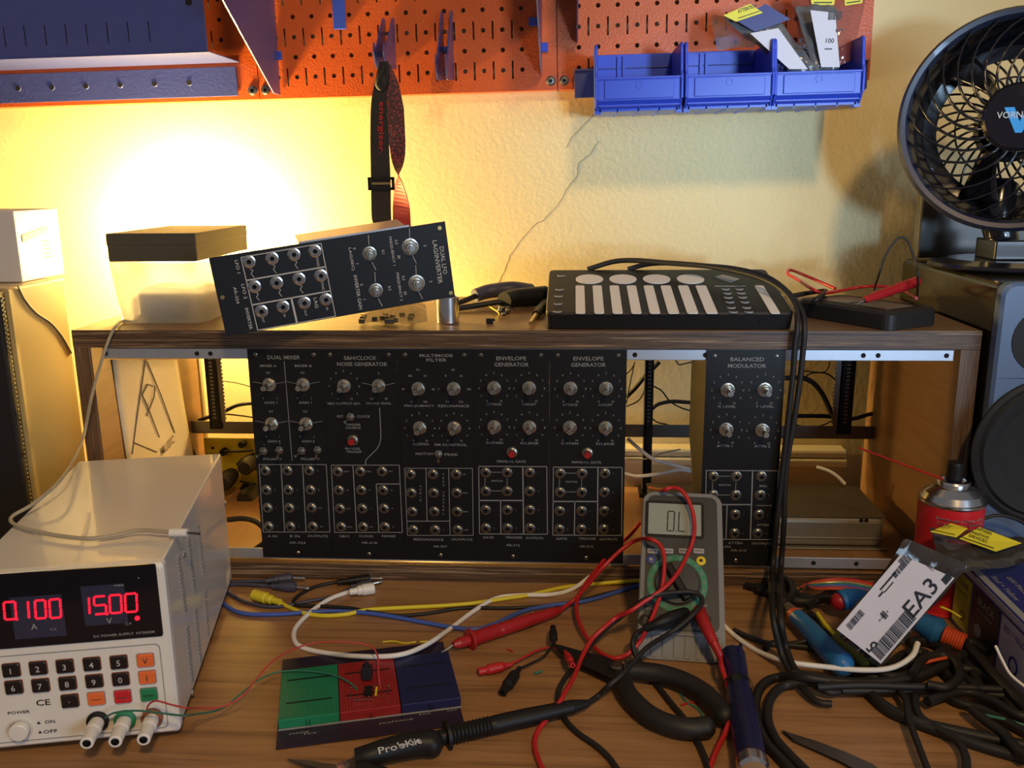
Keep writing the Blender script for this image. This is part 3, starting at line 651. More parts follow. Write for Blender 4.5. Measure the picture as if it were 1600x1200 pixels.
# lanyard
t = thing('lanyard', 'black and red lanyard reading energizer hanging from the blue hook', 'lanyard', loc=P(610, 350, y=.236))
def ribbon(pts, mt, name, parent, wd=.0205, th=.0012):
    """pts: (px, py, twist, y, widthscale)"""
    C_ = [P(p[0], p[1], y=p[3]) for p in pts]; CC = catmull(C_, 6); n = len(CC); A = []
    for i in range(n):
        f = i/6; k = min(int(f), len(pts)-2); g = f-k; A.append((pts[k][2]*(1-g)+pts[k+1][2]*g, pts[k][4]*(1-g)+pts[k+1][4]*g))
    b = MB(); vs = []
    for c, (a, s_) in zip(CC, A):
        d = Vector((math.cos(a), math.sin(a), 0)); nn = Vector((-math.sin(a), math.cos(a), 0)); h = wd/2*s_
        vs += [c-d*h-nn*th/2, c+d*h-nn*th/2, c+d*h+nn*th/2, c-d*h+nn*th/2]
    b.add(vs, [(4*i+j, 4*i+(j+1) % 4, 4*i+4+(j+1) % 4, 4*i+4+j) for i in range(n-1) for j in range(4)]+[(0, 3, 2, 1), (4*n-4, 4*n-3, 4*n-2, 4*n-1)])
    return b.build(name, mt, parent, world=True)
ribbon([(600, 96, 0, .238, .55), (596, 125, 0, .236, .75), (592, 160, 0, .235, .95), (593, 215, 0, .235, 1.15), (595, 285, 0, .235, 1.25), (596, 340, 0, .235, 1.25), (600, 352, 0, .237, 1.1)], 'strap_black', 'webbing', t)
ribbon([(603, 100, .2, .240, .5), (610, 130, .2, .241, 1.0), (616, 170, .1, .242, 1.2), (620, 215, .2, .242, 1.05), (622, 250, .9, .242, 1.0), (622, 268, 1.5, .242, 1.0)], 'strap_speckled', 'webbing', t)
ribbon([(622, 267, 1.5, .242, 1.0), (624, 290, 2.3, .242, 1.0), (627, 325, 2.95, .242, 1.15), (628, 362, 3.1, .242, 1.2)], 'strap_red', 'webbing', t)
b = MB(); b.sphere(P(597, 128, y=.236), .0085, n=10, sc=(1, .7, 1.4)); b.tube([P(600, 100, y=.238), P(594, 118, y=.23), P(590, 132, y=.232), P(600, 140, y=.236), P(605, 120, y=.238), P(603, 98, y=.240)], .0035, 6); b.build('knot', 'strap_black', t, world=True)
Ft = Frame(P(596, 350, y=.2338), (1, 0, 0), (0, 0, 1)); b = MB()
b.text('energizer.', Ft.loc(595, 200).xy, .0085, .064, z=.0008, ang=-math.pi/2-.05, M=Ft.M); b.build('lettering', 'red_cable', t, world=True)
b = MB(); c0 = P(596, 287, y=.234); b.frame_line([(-.0155, -.0065), (.0155, -.0065), (.0155, .0065), (-.0155, .0065)], .0035, -.0015, .0015, close=True); b.v = [Frame(c0+Vector((0, -.001, 0)), (1, 0, 0), (0, 0, 1)).M @ v for v in b.v]; b.build('buckle', 'black_plastic', t, world=True)
b = MB(); b.box(c0.x-.0125, c0.x+.0125, c0.y-.0022, c0.y-.0012, c0.z-.0012, c0.z+.0016); b.build('buckle_bar', 'brass', t, world=True)

# ---- bins
Fr = wallframe(.551, .300, .549)
t = thing('bin_rail', 'navy steel hanging rail that carries the three blue bins', 'rail', Fr.M)
MB().box(0, .375, 0, .034, 0, .0016).box(0, .375, .034, .0356, 0, .008).box(0, .004, .0, .034, -.014, 0).box(.371, .375, .0, .034, -.014, 0).build('rail_plate', 'blue_steel', t, bevel=.0006)
def bin_(x, z, label):
    Fb = wallframe(x, .181, z); t = thing('storage_bin', label, 'storage bin', Fb.M, group='blue storage bins on the pegboard')
    w_, d, h, th = .1015, .115, .073, .0022
    M_side = lambda xx: Matrix(((0, 0, 1, xx), (0, 1, 0, 0), (1, 0, 0, 0), (0, 0, 0, 1)))
    b = MB()
    prof = [(0, .012), (0, .034), (-.004, .040), (-.008, h-.004), (-.012, h), (-d, h), (-d, 0), (-.010, 0)]
    for xx in (0, w_-th): b.prism(prof, 0, th, M=M_side(xx))
    b.box(th, w_-th, .004, .0065, -d, -.004); b.box(th, w_-th, 0.004, h+.003, -d, -d+th)
    b.build('bin_body', 'blue_plastic', t, bevel=.0008)
    b = MB(); rim = [(0, .012), (0, .036), (-.004, .042), (-.008, h-.003), (-.013, h+.001)]
    for xx in (-.0012, w_-th-.0002):
        b = MB(); b.tube([Vector((xx+.0018, y, z_)) for z_, y in rim], .0021, 6, k=3); b.box(xx, xx+.0036, h-.001, h+.0016, -d, -.012)
        b.build('rim', 'blue_plastic', t)
    b = MB(); b.box(th, w_-th, .010, .036, -.004, -.0015); b.box(.010, w_-.010, .0125, .0335, -.0016, .0006); b.box(th, w_-th, .0345, .037, -.0045, .0008)
    b.lathe([(.0045, .0016), (.0045, .0024), (.003, .0024)], (w_/2, .028, -.001), n=12); b.build('front_lip', 'blue_plastic', t, bevel=.0006)
    b = MB(); b.add([(0.004, 0, -.014), (w_-.004, 0, -.014), (w_-.002, .011, -.001), (.002, .011, -.001)], [(0, 1, 2, 3)]); b.box(.004, w_-.004, -.001, .0045, -d+.006, -.012)
    for xx in (.025, .050, .075): b.box(xx, xx+.0016, -.0025, .004, -d+.006, -.012)
    b.box(-.001, .006, -.004, .004, -.03, -.012); b.box(w_-.006, w_+.001, -.004, .004, -.03, -.012); b.build('foot', 'blue_plastic', t)
    b = MB()
    for xx in (.030, .037): b = MB(); b.box(xx, xx+.003, .03, h, -d+th, -d+th+.004); b.build('back_rib', 'blue_plastic', t)
    return t
bin_(.5765, .5252, 'blue open storage bin, leftmost of the three and empty')
bin_(.5765+.1055, .5268, 'blue open storage bin, middle one, with a clear wrapper tip inside')
bin_(.5765+.2085, .5283, 'blue open storage bin, rightmost, stuffed with labelled parts bags')
random.seed(11)
def bag(name, label, cs, mt, bulge=.006, crump=.004, n=10, cat='bag', extra=None, group=None):
    """crumpled flat bag from 4 world corners (bl, br, tr, tl): closed pillow with front and back skins"""
    cs = [Vector(c) for c in cs]; nrm = (cs[1]-cs[0]).cross(cs[3]-cs[0]).normalized()
    if nrm.dot(CAM-cs[0]) < 0: nrm = -nrm
    rnd = [[random.uniform(-1, 1) for _ in range(n+1)] for _ in range(n+1)]
    def base(u, v): return cs[0]*(1-u)*(1-v)+cs[1]*u*(1-v)+cs[2]*u*v+cs[3]*(1-u)*v
    def sk(sg):
        def fn(u, v):
            i, j = round(u*n), round(v*n); e = (math.sin(math.pi*u)*math.sin(math.pi*v))**.5 if 0 < u < 1 and 0 < v < 1 else 0
            return base(u, v)+nrm*(sg*bulge*e+crump*rnd[i][j])
        return fn
    b = MB(); b.grid(sk(1), n, n); b.grid(sk(-1), n, n); b.v = [v for v in b.v]
    t = thing(name, label, cat, loc=(cs[0]+cs[1])/2, group=group)
    o = b.build('bag_skin', mt, t, world=True, subsurf=1)
    return t, base, nrm
def sticker(name, mt, t, pxs, y=None, off=0, plane=None, th=.0004, items=(), imat='label_black', zs=None):
    """thin label; pxs four pixels bl br tr tl on plane y or per-corner z"""
    if plane: cs = [plane(*p) for p in pxs]
    elif zs: cs = [P(p[0], p[1], z=z_) for p, z_ in zip(pxs, zs)]
    else: cs = [P(p[0], p[1], y=y) for p in pxs]
    n = (cs[1]-cs[0]).cross(cs[3]-cs[0]).normalized(); n = n if n.dot(CAM-cs[0]) > 0 else -n
    b = MB(); b.add([c for c in cs]+[c+n*th for c in cs], [(0, 1, 2, 3), (4, 5, 6, 7), (0, 1, 5, 4), (1, 2, 6, 5), (2, 3, 7, 6), (3, 0, 4, 7)]); o = b.build(name, mt, t, world=True)
    if items:
        b = MB(); e1 = (cs[1]-cs[0]); e2 = (cs[3]-cs[0]); W_, H_ = e1.length, e2.length
        F_ = Frame(cs[0]+n*(th+.0003), e1, e2)
        sk = 1 if F_.n.dot(n) > 0 else -1
        for it in items:
            if it[0] == 'T': b.text(it[1], (it[2]*W_, it[3]*H_), it[4]*H_, (it[5]*W_ if it[5] else None) if len(it) > 5 else None, z=.0002*sk, M=F_.M, ang=it[6] if len(it) > 6 else 0)
            elif it[0] == 'R': b.box(it[1]*W_, it[2]*W_, it[3]*H_, it[4]*H_, 0, .0002*sk, M=F_.M)
            elif it[0] == 'BAR':
                x = it[1]
                while x < it[2]:
                    w2 = random.choice((.006, .010, .016))*(it[5] if len(it) > 5 else 1); b.box(x*W_, (x+w2)*W_, it[3]*H_, it[4]*H_, 0, .0002*sk, M=F_.M); x += w2+random.choice((.006, .01))*(it[5] if len(it) > 5 else 1)
        b.build('printing', imat, o, world=True)
    return o
q_ = lambda px, py, y: P(px, py, y=y)
t, _, _ = bag('parts_bag', 'pinkish clear plastic parts bag with yellow stickers standing in the rightmost bin', [q_(1262, 118, .225), q_(1330, 95, .225), q_(1362, -40, .262), q_(1225, -50, .262)], 'bag_pink', .010)
sticker('yellow_sticker', 'label_yellow', t, [(1268, 8), (1303, 8), (1308, -22), (1264, -22)], y=.236, items=[('R', .1, .9, .1, .16), ('T', 'CAUTION', .5, .5, .3, .7)])
sticker('yellow_sticker', 'label_yellow', t, [(1320, 9), (1347, 5), (1350, -22), (1318, -20)], y=.238, items=[('R', .1, .9, .1, .16)])
t, _, _ = bag('parts_bag', 'smoky grey parts bag with a pale printed label, upright in the rightmost bin', [q_(1272, 112, .208), q_(1312, 108, .208), q_(1306, 8, .232), q_(1242, 8, .232)], 'bag_grey', .005)
sticker('paper_label', 'label_white', t, [(1283, 105), (1312, 105), (1305, 20), (1266, 16)], y=.204, items=[('T', '5', .80, .62, .12, None, -1.4), ('BAR', .15, .9, .80, .95, 3), ('T', '100', .35, .45, .08), ('R', .1, .5, .3, .32)])
t, _, _ = bag('parts_bag', 'dark blue parts bag with a yellow sticker slanting across the middle and right bins', [q_(1235, 112, .200), q_(1282, 112, .200), q_(1200, 8, .225), q_(1128, 28, .225)], 'bag_grey', .005)
sticker('blue_print', 'box_blue', t, [(1180, 50), (1235, 30), (1196, 6), (1150, 32)], y=.2105)
sticker('yellow_sticker', 'label_yellow', t, [(1150, 34), (1192, 20), (1172, 6), (1130, 24)], y=.209, items=[('R', .1, .9, .15, .2), ('T', 'ATTENTION', .5, .6, .25, .7)])
sticker('paper_label', 'label_white', t, [(1233, 108), (1262, 108), (1216, 44), (1172, 52)], y=.195, items=[('T', 'MHC1', .72, .42, .30, .5, 1.15)])
t, _, _ = bag('wrapper', 'clear shiny plastic wrapper with a dark corner poking out of the middle bin', [q_(1120, 78, .215), q_(1182, 74, .212), q_(1165, 35, .240), q_(1110, 22, .250)], 'bag_clear', .003, .003, 6, cat='wrapper')

# ================================================================== RIGHT SPEAKER, FAN
SX = .9735; SY = -.026; SD = .284
t = thing('speaker', 'dark studio speaker with blue-grey front at the right edge, carrying the fan', 'speaker', loc=(SX+.09, SY+.14, 0))
cw = .185
b = MB(); b.box(SX+.001, SX+cw-.001, SY+.012, SY+SD, .0, .3415); b.build('enclosure', 'speaker_side_dark', t, world=True, bevel=.006, seg=3)
Fsp = Frame((SX, SY, 0), (1, 0, 0), (0, 0, 1))
b = MB(); b.rbox(0, cw, .001, .343, -.014, 0, .012, e=.003); o = b.build('baffle', 'speaker_front', t, world=False); o.matrix_local = ROOTM[t.name].inverted() @ Fsp.M; ROOTM[o.name] = Fsp.M
wc = Fsp.loc(1640, 705); tc_ = Fsp.loc(1636, 532)
b = MB(); b.lathe([(.0785, 0), (.0785, .003), (.074, .005), (.071, .003), (.068, .006), (.060, .0045), (.052, .0025), (.023, .0006), (.021, .0030), (.012, .0062), (0, .0068)], (wc.x, wc.y, 0), n=48); b.build('woofer', 'cone', o)
b = MB(); b.lathe([(.034, 0.0002), (.034, .0006), (.028, .0006), (.015, .0003), (.013, .0035), (.006, .007), (0, .0075)], (tc_.x, tc_.y, .0005), n=36, ms=[0, 0, 0, 0, 0, 0]); b.build('tweeter', ['cone', 'speaker_front'], o)
a_ = Fsp.loc(1556, 591); b = MB(); b.prism([(a_.x, a_.y), (cw-.012, a_.y-.0012), (cw-.012, a_.y+.0012)], 0, .0006); b.build('groove', 'dark_hole', o)
# fan
ctr = P(1589, 187, y=.10); tilt = math.radians(7)
FF = Frame(ctr, (1, -.34, 0), (0, math.sin(tilt), math.cos(tilt)))
t = thing('desk_fan', 'black round desk fan with spiral grille and blue V badge on the right speaker', 'fan', FF.M)
R = .1185
b = MB(); b.lathe([(R-.012, -.004), (R-.008, .004), (R-.003, .0055), (R, .001), (R+.0005, -.006), (R-.002, -.012), (R-.006, -.013)], n=72); b.build('front_ring', 'fan_rim', t)
b = MB(); b.lathe([(R-.004, -.012), (R-.006, -.025), (R-.014, -.042), (R-.024, -.056), (.078, -.060), (.076, -.058), (R-.028, -.054), (R-.018, -.040), (R-.010, -.025), (R-.010, -.006)], n=64); b.build('housing', 'fan_black', t)
b = MB()
NV = 25
for i in range(NV):
    a0 = 2*math.pi*i/NV; pts = []
    for s_ in range(9):
        u = s_/8; r = .030+(R-.010-.030)*u; a = a0 - .95*u**1.25 ; zz = .020*math.sin(math.pi*min(1, .35+u*.65))*.9-.002
        pts.append((math.cos(a)*r, math.sin(a)*r, zz, a))
    vs = []
    for x, y, z, a in pts:
        for dz in (.0035, -.0045):
            for dr in (-.0013, .0013): vs.append((x-math.sin(a)*dr, y+math.cos(a)*dr, z+dz))
    b.add(vs, [f for k in range(8) for f in ((4*k, 4*k+1, 4*k+5, 4*k+4), (4*k+2, 4*k+6, 4*k+7, 4*k+3), (4*k, 4*k+4, 4*k+6, 4*k+2), (4*k+1, 4*k+3, 4*k+7, 4*k+5))], 0, True)
b.build('front_grille', 'fan_black', t)
b = MB()
for i in range(34):
    a0 = 2*math.pi*i/34; pts = []
    for s_ in range(5): u = s_/4; r = .034+(.077-.034)*u; a = a0+.38*u; pts.append(Vector((math.cos(a)*r, math.sin(a)*r, -.059+.003*math.sin(math.pi*u))))
    b.tube(pts, .0015, 5, k=2)
b.lathe([(.036, -.062), (.038, -.058), (.034, -.044), (0, -.042)], n=24); b.lathe([(.0575, -.060), (.0575, -.057), (.0555, -.057), (.0555, -.060)], n=40); b.build('rear_grille', 'fan_black', t)
b = MB(); b.lathe([(.028, -.044), (.028, -.024), (.024, -.016), (0, -.014)], n=24); b.build('motor_hub', 'fan_black', t)
for kx in range(3):
    a0 = math.radians(118+120*kx); b = MB()
    def fn(u, v, a0=a0):
        r = .028+.060*u; a = a0+(v-.5)*(.34+.12*u)+.25*u; return Vector((math.cos(a)*r, math.sin(a)*r, -.034+(v-.5)*.026))
    b.grid(fn, 8, 6); b.build('blade', 'fan_black', t, solid=.0018)
b = MB(); b.lathe([(.034, .010), (.036, .014), (.036, .019), (.033, .0225), (.020, .024), (0, .0245)], n=40); cap = b.build('center_cap', 'display_black', t)
b = MB(); b.prism([(-.0155, .009), (-.006, .009), (0, -.006), (.006, .009), (.0155, .009), (.003, -.0175), (-.003, -.0175)], .0235, .0252); b.build('badge', 'fan_blue', cap)
b = MB(); b.text('VORNADO', (0, .001), .0068, .044, z=.0256); b.build('lettering', 'print_bright', cap)
bx, by = ctr.x+.018, .13
b = MB(); b.lathe([(0, .352), (.060, .353), (.079, .349), (.082, .3455), (.080, .3432), (0, .3432)], (bx, by, 0), n=48); b.build('base', 'fan_black', t, world=True)
b = MB(); b.tube([(bx, by, .352), (bx, by+.012, .372), (ctr.x+.01, ctr.y+.045, ctr.z-.10), (ctr.x+.015, ctr.y+.055, ctr.z-.07)], .017, 12, r2=.02); b.box(bx-.022, bx+.022, by-.022, by+.03, .352, .375); b.build('neck', 'fan_black', t, world=True, bevel=.002)
xs_ = P(1441, 304, y=.236)
tag(MB().box(xs_.x, xs_.x+.19, .236, .255, .3436, xs_.z+.002).build('smoked_box', 'smoke_box', world=True, bevel=.003), 'smoky grey glossy box standing on the speaker behind the fan', 'box')

# ================================================================== LEFT SPEAKER, BOX, LAMP
t = thing('speaker', 'tan sided speaker at the left edge beside the rack cabinet, under a white box', 'speaker', loc=(-.12, 0, 0))
MB().box(-.21, -.031, -.055, .052, 0, .343).build('enclosure', 'speaker_side_tan', t, world=True, bevel=.003)
b = MB(); b.box(-.209, -.0325, -.068, -.0555, .002, .342); gr = b.build('grille', 'black_rubber', t, world=True, bevel=.003)
b = MB()
for i in range(70): b.cyl((-.0322, -.0615, .01+i*.0047), (-.0316, -.0615, .01+i*.0047), .0011, n=6)
b.build('grille_perforation', 'speaker_side_tan', gr, world=True)
tag(MB().tube([P(28, 447, x=-.0302), P(40, 470, x=-.0302), P(58, 490, x=-.0302), P(80, 505, x=-.0302), P(98, 527, x=-.0302), P(112, 552, x=-.0302)], .0009, 6).build('thin_wire', 'ink', world=True), 'thin brown wire running down the side of the left speaker', 'wire')
t = thing('product_box', 'white printed cardboard box on top of the left speaker', 'box', loc=(-.12, .04, .3435))
MB().box(-.20, -.047, -.002, .082, .3435, .4195).build('carton', 'card_white', t, world=True, bevel=.001)
Fw = Frame((-.0468, 0, .3435), (0, 1, 0), (0, 0, 1)); b = MB()
for i in range(5): b.box(.045, .045+random.uniform(.014, .022), .022+i*.0045, .0232+i*.0045, 0, .0003, M=Fw.M)
b.build('printing', 'ink', t, world=True); b = MB(); b.prism([(.008, .042), (.058, .050), (.058, .057), (.008, .050)], 0, .0003, M=Fw.M); b.build('picture', 'card_print', t, world=True)
LB = P(292, 384, y=.286)
t = thing('lamp', 'small glowing bulb lamp standing against the wall behind the translucent tub', 'lamp', loc=(LB.x, LB.y, 0))
MB().lathe([(0, 0), (.010, 0), (.010, .008), (.006, .016), (.005, .02), (.005, LB.z-.05), (.010, LB.z-.045), (.010, LB.z-.018), (0, LB.z-.018)], (LB.x, LB.y, 0), n=24).build('stand', 'lamp_brass', t, world=True)
MB().sphere(LB, .018, n=20, sc=(1, 1, 1.2)).build('bulb', 'bulb', t, world=True)

L2 = Vector((.34, .302, .185)); t = thing('lamp', 'added small warm lamp, hidden on the bench behind the row of black panels', 'lamp', loc=(L2.x, L2.y, 0))  # unseen lamp, added to light the wall glimpsed through the cabinet
MB().lathe([(0, 0), (.012, 0), (.012, .006), (.005, .010), (.004, L2.z-.035), (.009, L2.z-.032), (.009, L2.z-.014), (0, L2.z-.014)], (L2.x, L2.y, 0), n=20).build('stand', 'lamp_brass', t, world=True)
MB().sphere(L2, .013, n=16).build('bulb', 'bulb_fill', t, world=True)
# ================================================================== ON THE CABINET TOP
t = thing('plastic_tub', 'translucent plastic tub with blue contents on the left of the cabinet top', 'tub', loc=(.08, .09, H))
b = MB(); Mx = Matrix.Translation((.0795, .094, H+.0005))
def tubshell(b, w0, d0, w1, d1, z0, z1, r, flip=False):
    A = rrect(-w0/2, w0/2, -d0/2, d0/2, r, 5); B_ = rrect(-w1/2, w1/2, -d1/2, d1/2, r, 5); N = len(A)
    vs = [Mx @ Vector((x, y, z0)) for x, y in A]+[Mx @ Vector((x, y, z1)) for x, y in B_]
    b.add(vs, [(i, (i+1) % N, N+(i+1) % N, N+i) for i in range(N)], 0, True); b.add(vs[:N], [tuple(range(N))[::-1]])
tubshell(b, .100, .095, .112, .105, 0, .069, .016)
b.build('tub_body', 'tub', t, world=True, solid=.0014)
b = MB(); b.rbox(-.037, .042, -.034, .036, .004, .040, .014, e=.006, M=None) if False else b.rbox(.0795-.034, .0795+.043, .094-.034, .094+.036, H+.004, H+.038, .014, e=.006); b.build('contents', 'tub_blue', t, world=True, bevel=.004)
dy = P(390, 354, x=.1362).y
t = thing('cardboard_box', 'flat dark grey cardboard box lying on the translucent tub', 'box', loc=(.086, .1, .3622))
MB().box(.0355, .1362, .030, min(dy, .19), .3622, .3925).build('box_body', 'card_dark', t, world=True, bevel=.0012)
MB().box(.0350, .1367, .0295, min(dy, .19)+.0005, .3800, .3932).build('lid', 'card_dark', t, world=True, bevel=.0012)
# beige cable with plug over the power supply
t = thing('jack_cable', 'beige cable with white jack plug running off the cabinet over the power supply', 'cable', loc=(.03, 0, .2))
cable('cord', '', 'beige_cable', [P(215, 500, z=H+.003), P(190, 502, z=H+.003), P(181, 510, z=H+.004), P(172, 526, y=-.006), P(160, 560, y=-.012), P(143, 620, y=-.016), P(128, 690, y=-.022), P(98, 745, z=.175), P(55, 785, z=.168), P(18, 808, z=.163), P(28, 822, z=.162), P(75, 834, z=.1615), P(130, 841, z=.1615), P(172, 838, z=.1615), P(215, 829, z=.1635), P(250, 830, z=.1645), P(268, 832, z=.1645)], .0017, parent=t)
b = MB(); A = P(266, 832, z=.1645); B_ = P(293, 832.5, z=.1645); b.cyl(A, B_, .0034, n=14); b.build('plug_body', 'white_plastic', t, world=True)
C2 = P(312, 834, z=.1645); MB().cyl(B_, C2, .0011, n=8).build('plug_tip', 'steel_dark', t, world=True)
# controller
ZC = H
Fc = Frame((.5222, .0045, .3095), (1, 0, 0), (0, .148, .029)); 
t = thing('midi_controller', 'black wedge-shaped controller with eight pale touch strips on the cabinet top', 'controller', Fc.M)
cwid = .2565; cdep = .151
b = MB(); th0 = .0185; cs_ = rrect(0, cwid, 0, cdep, .006, 4); N = len(cs_)
b.add([(x, y, 0) for x, y in cs_]+[(x, y, -.0022) for x, y in rrect(-.0012, cwid+.0012, -.0012, cdep+.0012, .006, 4)]+[Vector((x, y, -th0-.19*y*.98)) for x, y in cs_], [tuple(range(N))]+[(i, N+i, N+(i+1) % N, (i+1) % N) for i in range(N)]+[(N+i, 2*N+i, 2*N+(i+1) % N, N+(i+1) % N) for i in range(N)]+[tuple(range(2*N, 3*N))[::-1]])
b.build('case', 'black_plastic', t)
Z7 = lambda x, y: (x/2.909+700, y/2.909+350); q = lambda x, y: Fc.loc(*Z7(x, y))
for x in (643, 795, 948, 1102):
    c0 = q(x, 252); rx = abs(q(x+62, 252).x-c0.x); ry = abs(q(x, 232).y-c0.y); b = MB(); b.prism([(c0.x+rx*math.cos(a*math.pi/20), c0.y+ry*math.sin(a*math.pi/20)) for a in range(40)], 0, .0008); b.build('touch_pad', 'pad_white', t)
for a0, a1, c0, c1 in ((583, 625, 577, 618), (662, 704, 660, 704), (740, 782, 742, 788), (820, 862, 825, 872), (898, 942, 907, 955), (976, 1022, 990, 1040), (1056, 1102, 1075, 1127), (1136, 1184, 1162, 1214), (1400, 1440, 1460, 1503)):
    p = [q(c0, 409), q(c1, 409), q(a1, 282), q(a0, 282)]; xa_, xb_ = (p[0].x+p[3].x)/2, (p[1].x+p[2].x)/2; b = MB(); b.rbox(xa_, xb_, p[0].y, p[3].y, 0, .0008, .0025); b.build('touch_strip', 'pad_white', t)
for x, y in [(515, 237), (508, 300), (503, 330), (500, 365), (497, 400)]+[(1262, 298), (1270, 317), (1275, 336), (1282, 357), (1288, 382), (1297, 402), (1325, 298), (1333, 316), (1340, 335), (1350, 357), (1358, 382), (1368, 402)]:
    c0 = q(x, y); b = MB(); b.prism([(c0.x-.0048, c0.y+.002), (c0.x-.004, c0.y-.0015), (c0.x-.0015, c0.y-.003), (c0.x+.0015, c0.y-.003), (c0.x+.004, c0.y-.0015), (c0.x+.0048, c0.y+.002), (c0.x+.002, c0.y), (c0.x-.002, c0.y)], 0, .0009); b.build('button', 'button_grey', t)
c0 = q(1283, 283); c1 = q(1262, 250); b = MB(); b.bar((c0.x-.016, c0.y), (c0.x+.016, c0.y), .0025); b.prism([tuple(q(1210, 243).xy), tuple(q(1285, 268).xy), tuple(q(1325, 250).xy), tuple(q(1248, 232).xy)], 0, .0006); b.build('lettering', 'button_grey', t)
c0 = Fc.M.inverted() @ P(1428/2.909+700, 441/2.909+350, y=.003)
MB().lathe([(0, .0006), (.0022, .0006), (.0026, 0)], (c0.x, -.0012, -.010), (0, -1, 0), 10).build('socket', 'dark_hole', t)
# second multimeter
O_ = P(1390, 500, z=H+.0005)
l1 = (P(1241, 465, z=H+.019)-P(1390, 487, z=H+.019)); l1.z = 0
e1 = -l1.normalized()
FM = Frame(P(1241, 467, z=H+.019) - Vector((0, 0, .019)), e1, Vector((-e1.y, e1.x, 0)))
t = thing('multimeter', 'flat black multimeter lying on the right end of the cabinet top', 'multimeter', FM.M)
LL = l1.length
b = MB(); b.rbox(0, LL, 0, .078, 0.0005, .019, .010, e=.003); b.build('case', 'black_rubber', t, bevel=.001)
MB().rbox(.012, LL-.012, .010, .068, .019, .0194, .006).build('face_plate', 'black_plastic', t)
MB().rbox(.018, .060, .016, .062, .0195, .0200, .003).build('display', 'smoke_box', t); MB().rbox(.066, LL-.018, .018, .060, .0195, .0198, .003).build('scale_plate', 'chassis', t)
cable('test_lead', 'red test lead looping over the flat black multimeter', 'red_cable', [P(1432, 466, z=H+.022), P(1405, 452, z=H+.024), P(1370, 447, z=H+.03), P(1335, 450, z=H+.026), P(1290, 458, z=H+.024), P(1270, 452, z=H+.030), P(1245, 436, z=H+.035), P(1231, 428, z=H+.038), P(1236, 422, z=H+.040), P(1262, 432, z=H+.036), P(1305, 451, z=H+.026)], .0019, cat='test lead', z=0)
t = thing('test_probe', 'red test probe lying on the flat black multimeter', 'test probe', loc=P(1390, 450, z=H+.02))
A = P(1353, 468, z=H+.027); B_ = P(1432, 440, z=H+.040); d = (B_-A).normalized()
MB().lathe([(.0015, -.002), (.004, 0), (.0045, .01), (.0052, .02), (.0055, (B_-A).length*.6), (.006, (B_-A).length*.62), (.006, (B_-A).length), (0, (B_-A).length)], A, d, 14).build('handle', 'red_plastic', t, world=True)
MB().cyl(A, P(1341, 476, z=H+.021), .0011, n=8).build('tip', 'silver', t, world=True)
cable('test_lead', 'thin black lead arching above the flat black multimeter', 'black_rubber', [P(1366, 453, z=H+.022), P(1373, 430, y=.07), P(1384, 398, y=.07), P(1400, 375, y=.07), P(1411, 371, y=.07), P(1420, 380, y=.068), P(1431, 412, y=.062), P(1434, 435, y=.055), P(1433, 462, z=H+.022)], .0013, cat='test lead')
cable('test_lead', 'black lead lying in front of the flat multimeter near the controller', 'black_rubber', [P(1240, 462, z=H+.021), P(1262, 458, z=H+.023), P(1290, 455, z=H+.022), P(1275, 468, z=H+.024), P(1262, 482, z=H+.006), P(1255, 490, z=H+.004)], .0028, cat='test lead')
# hanging black pair of cables
cable('controller_cable', 'left one of two black cables arching from the controller down to the bench', 'black_rubber',
      [P(918, 421, y=.158), P(958, 409, y=.158), P(992, 407, y=.15), P(1044, 411, y=.13), P(1112, 417, y=.10), P(1181, 432, y=.06), P(1222, 453, y=.03), P(1243, 482, y=.008), P(1246, 510, y=-.009), P(1242, 540, y=-.010), P(1239, 585, y=-.010), P(1231, 660, y=-.011), P(1221, 750, y=-.012), P(1214, 815, y=-.014), P(1207, 893, y=-.022), P(1207, 955, z=.05), P(1222, 1024, z=.016), P(1248, 1068, z=.008), P(1275, 1095, z=.006), P(1300, 1100, z=.006)], .0031)
cable('controller_cable', 'right one of two black cables arching from the controller down to the bench', 'black_rubber',
      [P(981, 421, y=.158), P(1010, 413, y=.155), P(1045, 411, y=.14), P(1095, 415, y=.12), P(1147, 420, y=.09), P(1198, 433, y=.06), P(1232, 458, y=.03), P(1252, 485, y=.008), P(1257, 512, y=-.009), P(1255, 545, y=-.010), P(1249, 600, y=-.010), P(1240, 660, y=-.011), P(1228, 735, y=-.012), P(1225, 815, y=-.014), P(1220, 893, y=-.022), P(1219, 960, z=.05), P(1228, 1010, z=.020), P(1246, 1050, z=.012), P(1290, 1080, z=.009), P(1320, 1078, z=.008)], .0031)
# small things behind the loose module
t, _, _ = bag('parts_bag', 'small yellowish clear bag of parts on the cabinet top behind the loose module', [P(560, 502, z=H+.004), P(668, 505, z=H+.004), P(665, 474, z=H+.020), P(575, 470, z=H+.022)], 'bag_clear', .006, .003, 8)
t2 = P(628, 492, z=H+.008)
b = MB()
for i in range(14): c_ = P(random.uniform(560, 650), random.uniform(492, 503), z=H+.005); b.box(c_.x-.003, c_.x+.003, c_.y-.002, c_.y+.002, H+.003, H+.008)
b.build('loose_component', 'steel_dark', t, world=True)
c0 = P(692, 508, z=H); b = MB(); pts = []
for i in range(13): a = math.pi*(i/12); pts.append((-.011*math.cos(a), .020*math.sin(a)))
pts2 = [(-.013*math.cos(math.pi*i/12), .022*math.sin(math.pi*i/12)) for i in range(12, -1, -1)]
poly = [(x, -y) for x, y in pts]+[(x, -y) for x, y in pts2]
b.lathe([(.0115, 0), (.0125, .001), (.0125, .029), (.0115, .030), (.0105, .029), (.0105, .002), (0, .002)], (c0.x+.004, c0.y+.014, H+.0003), n=28)
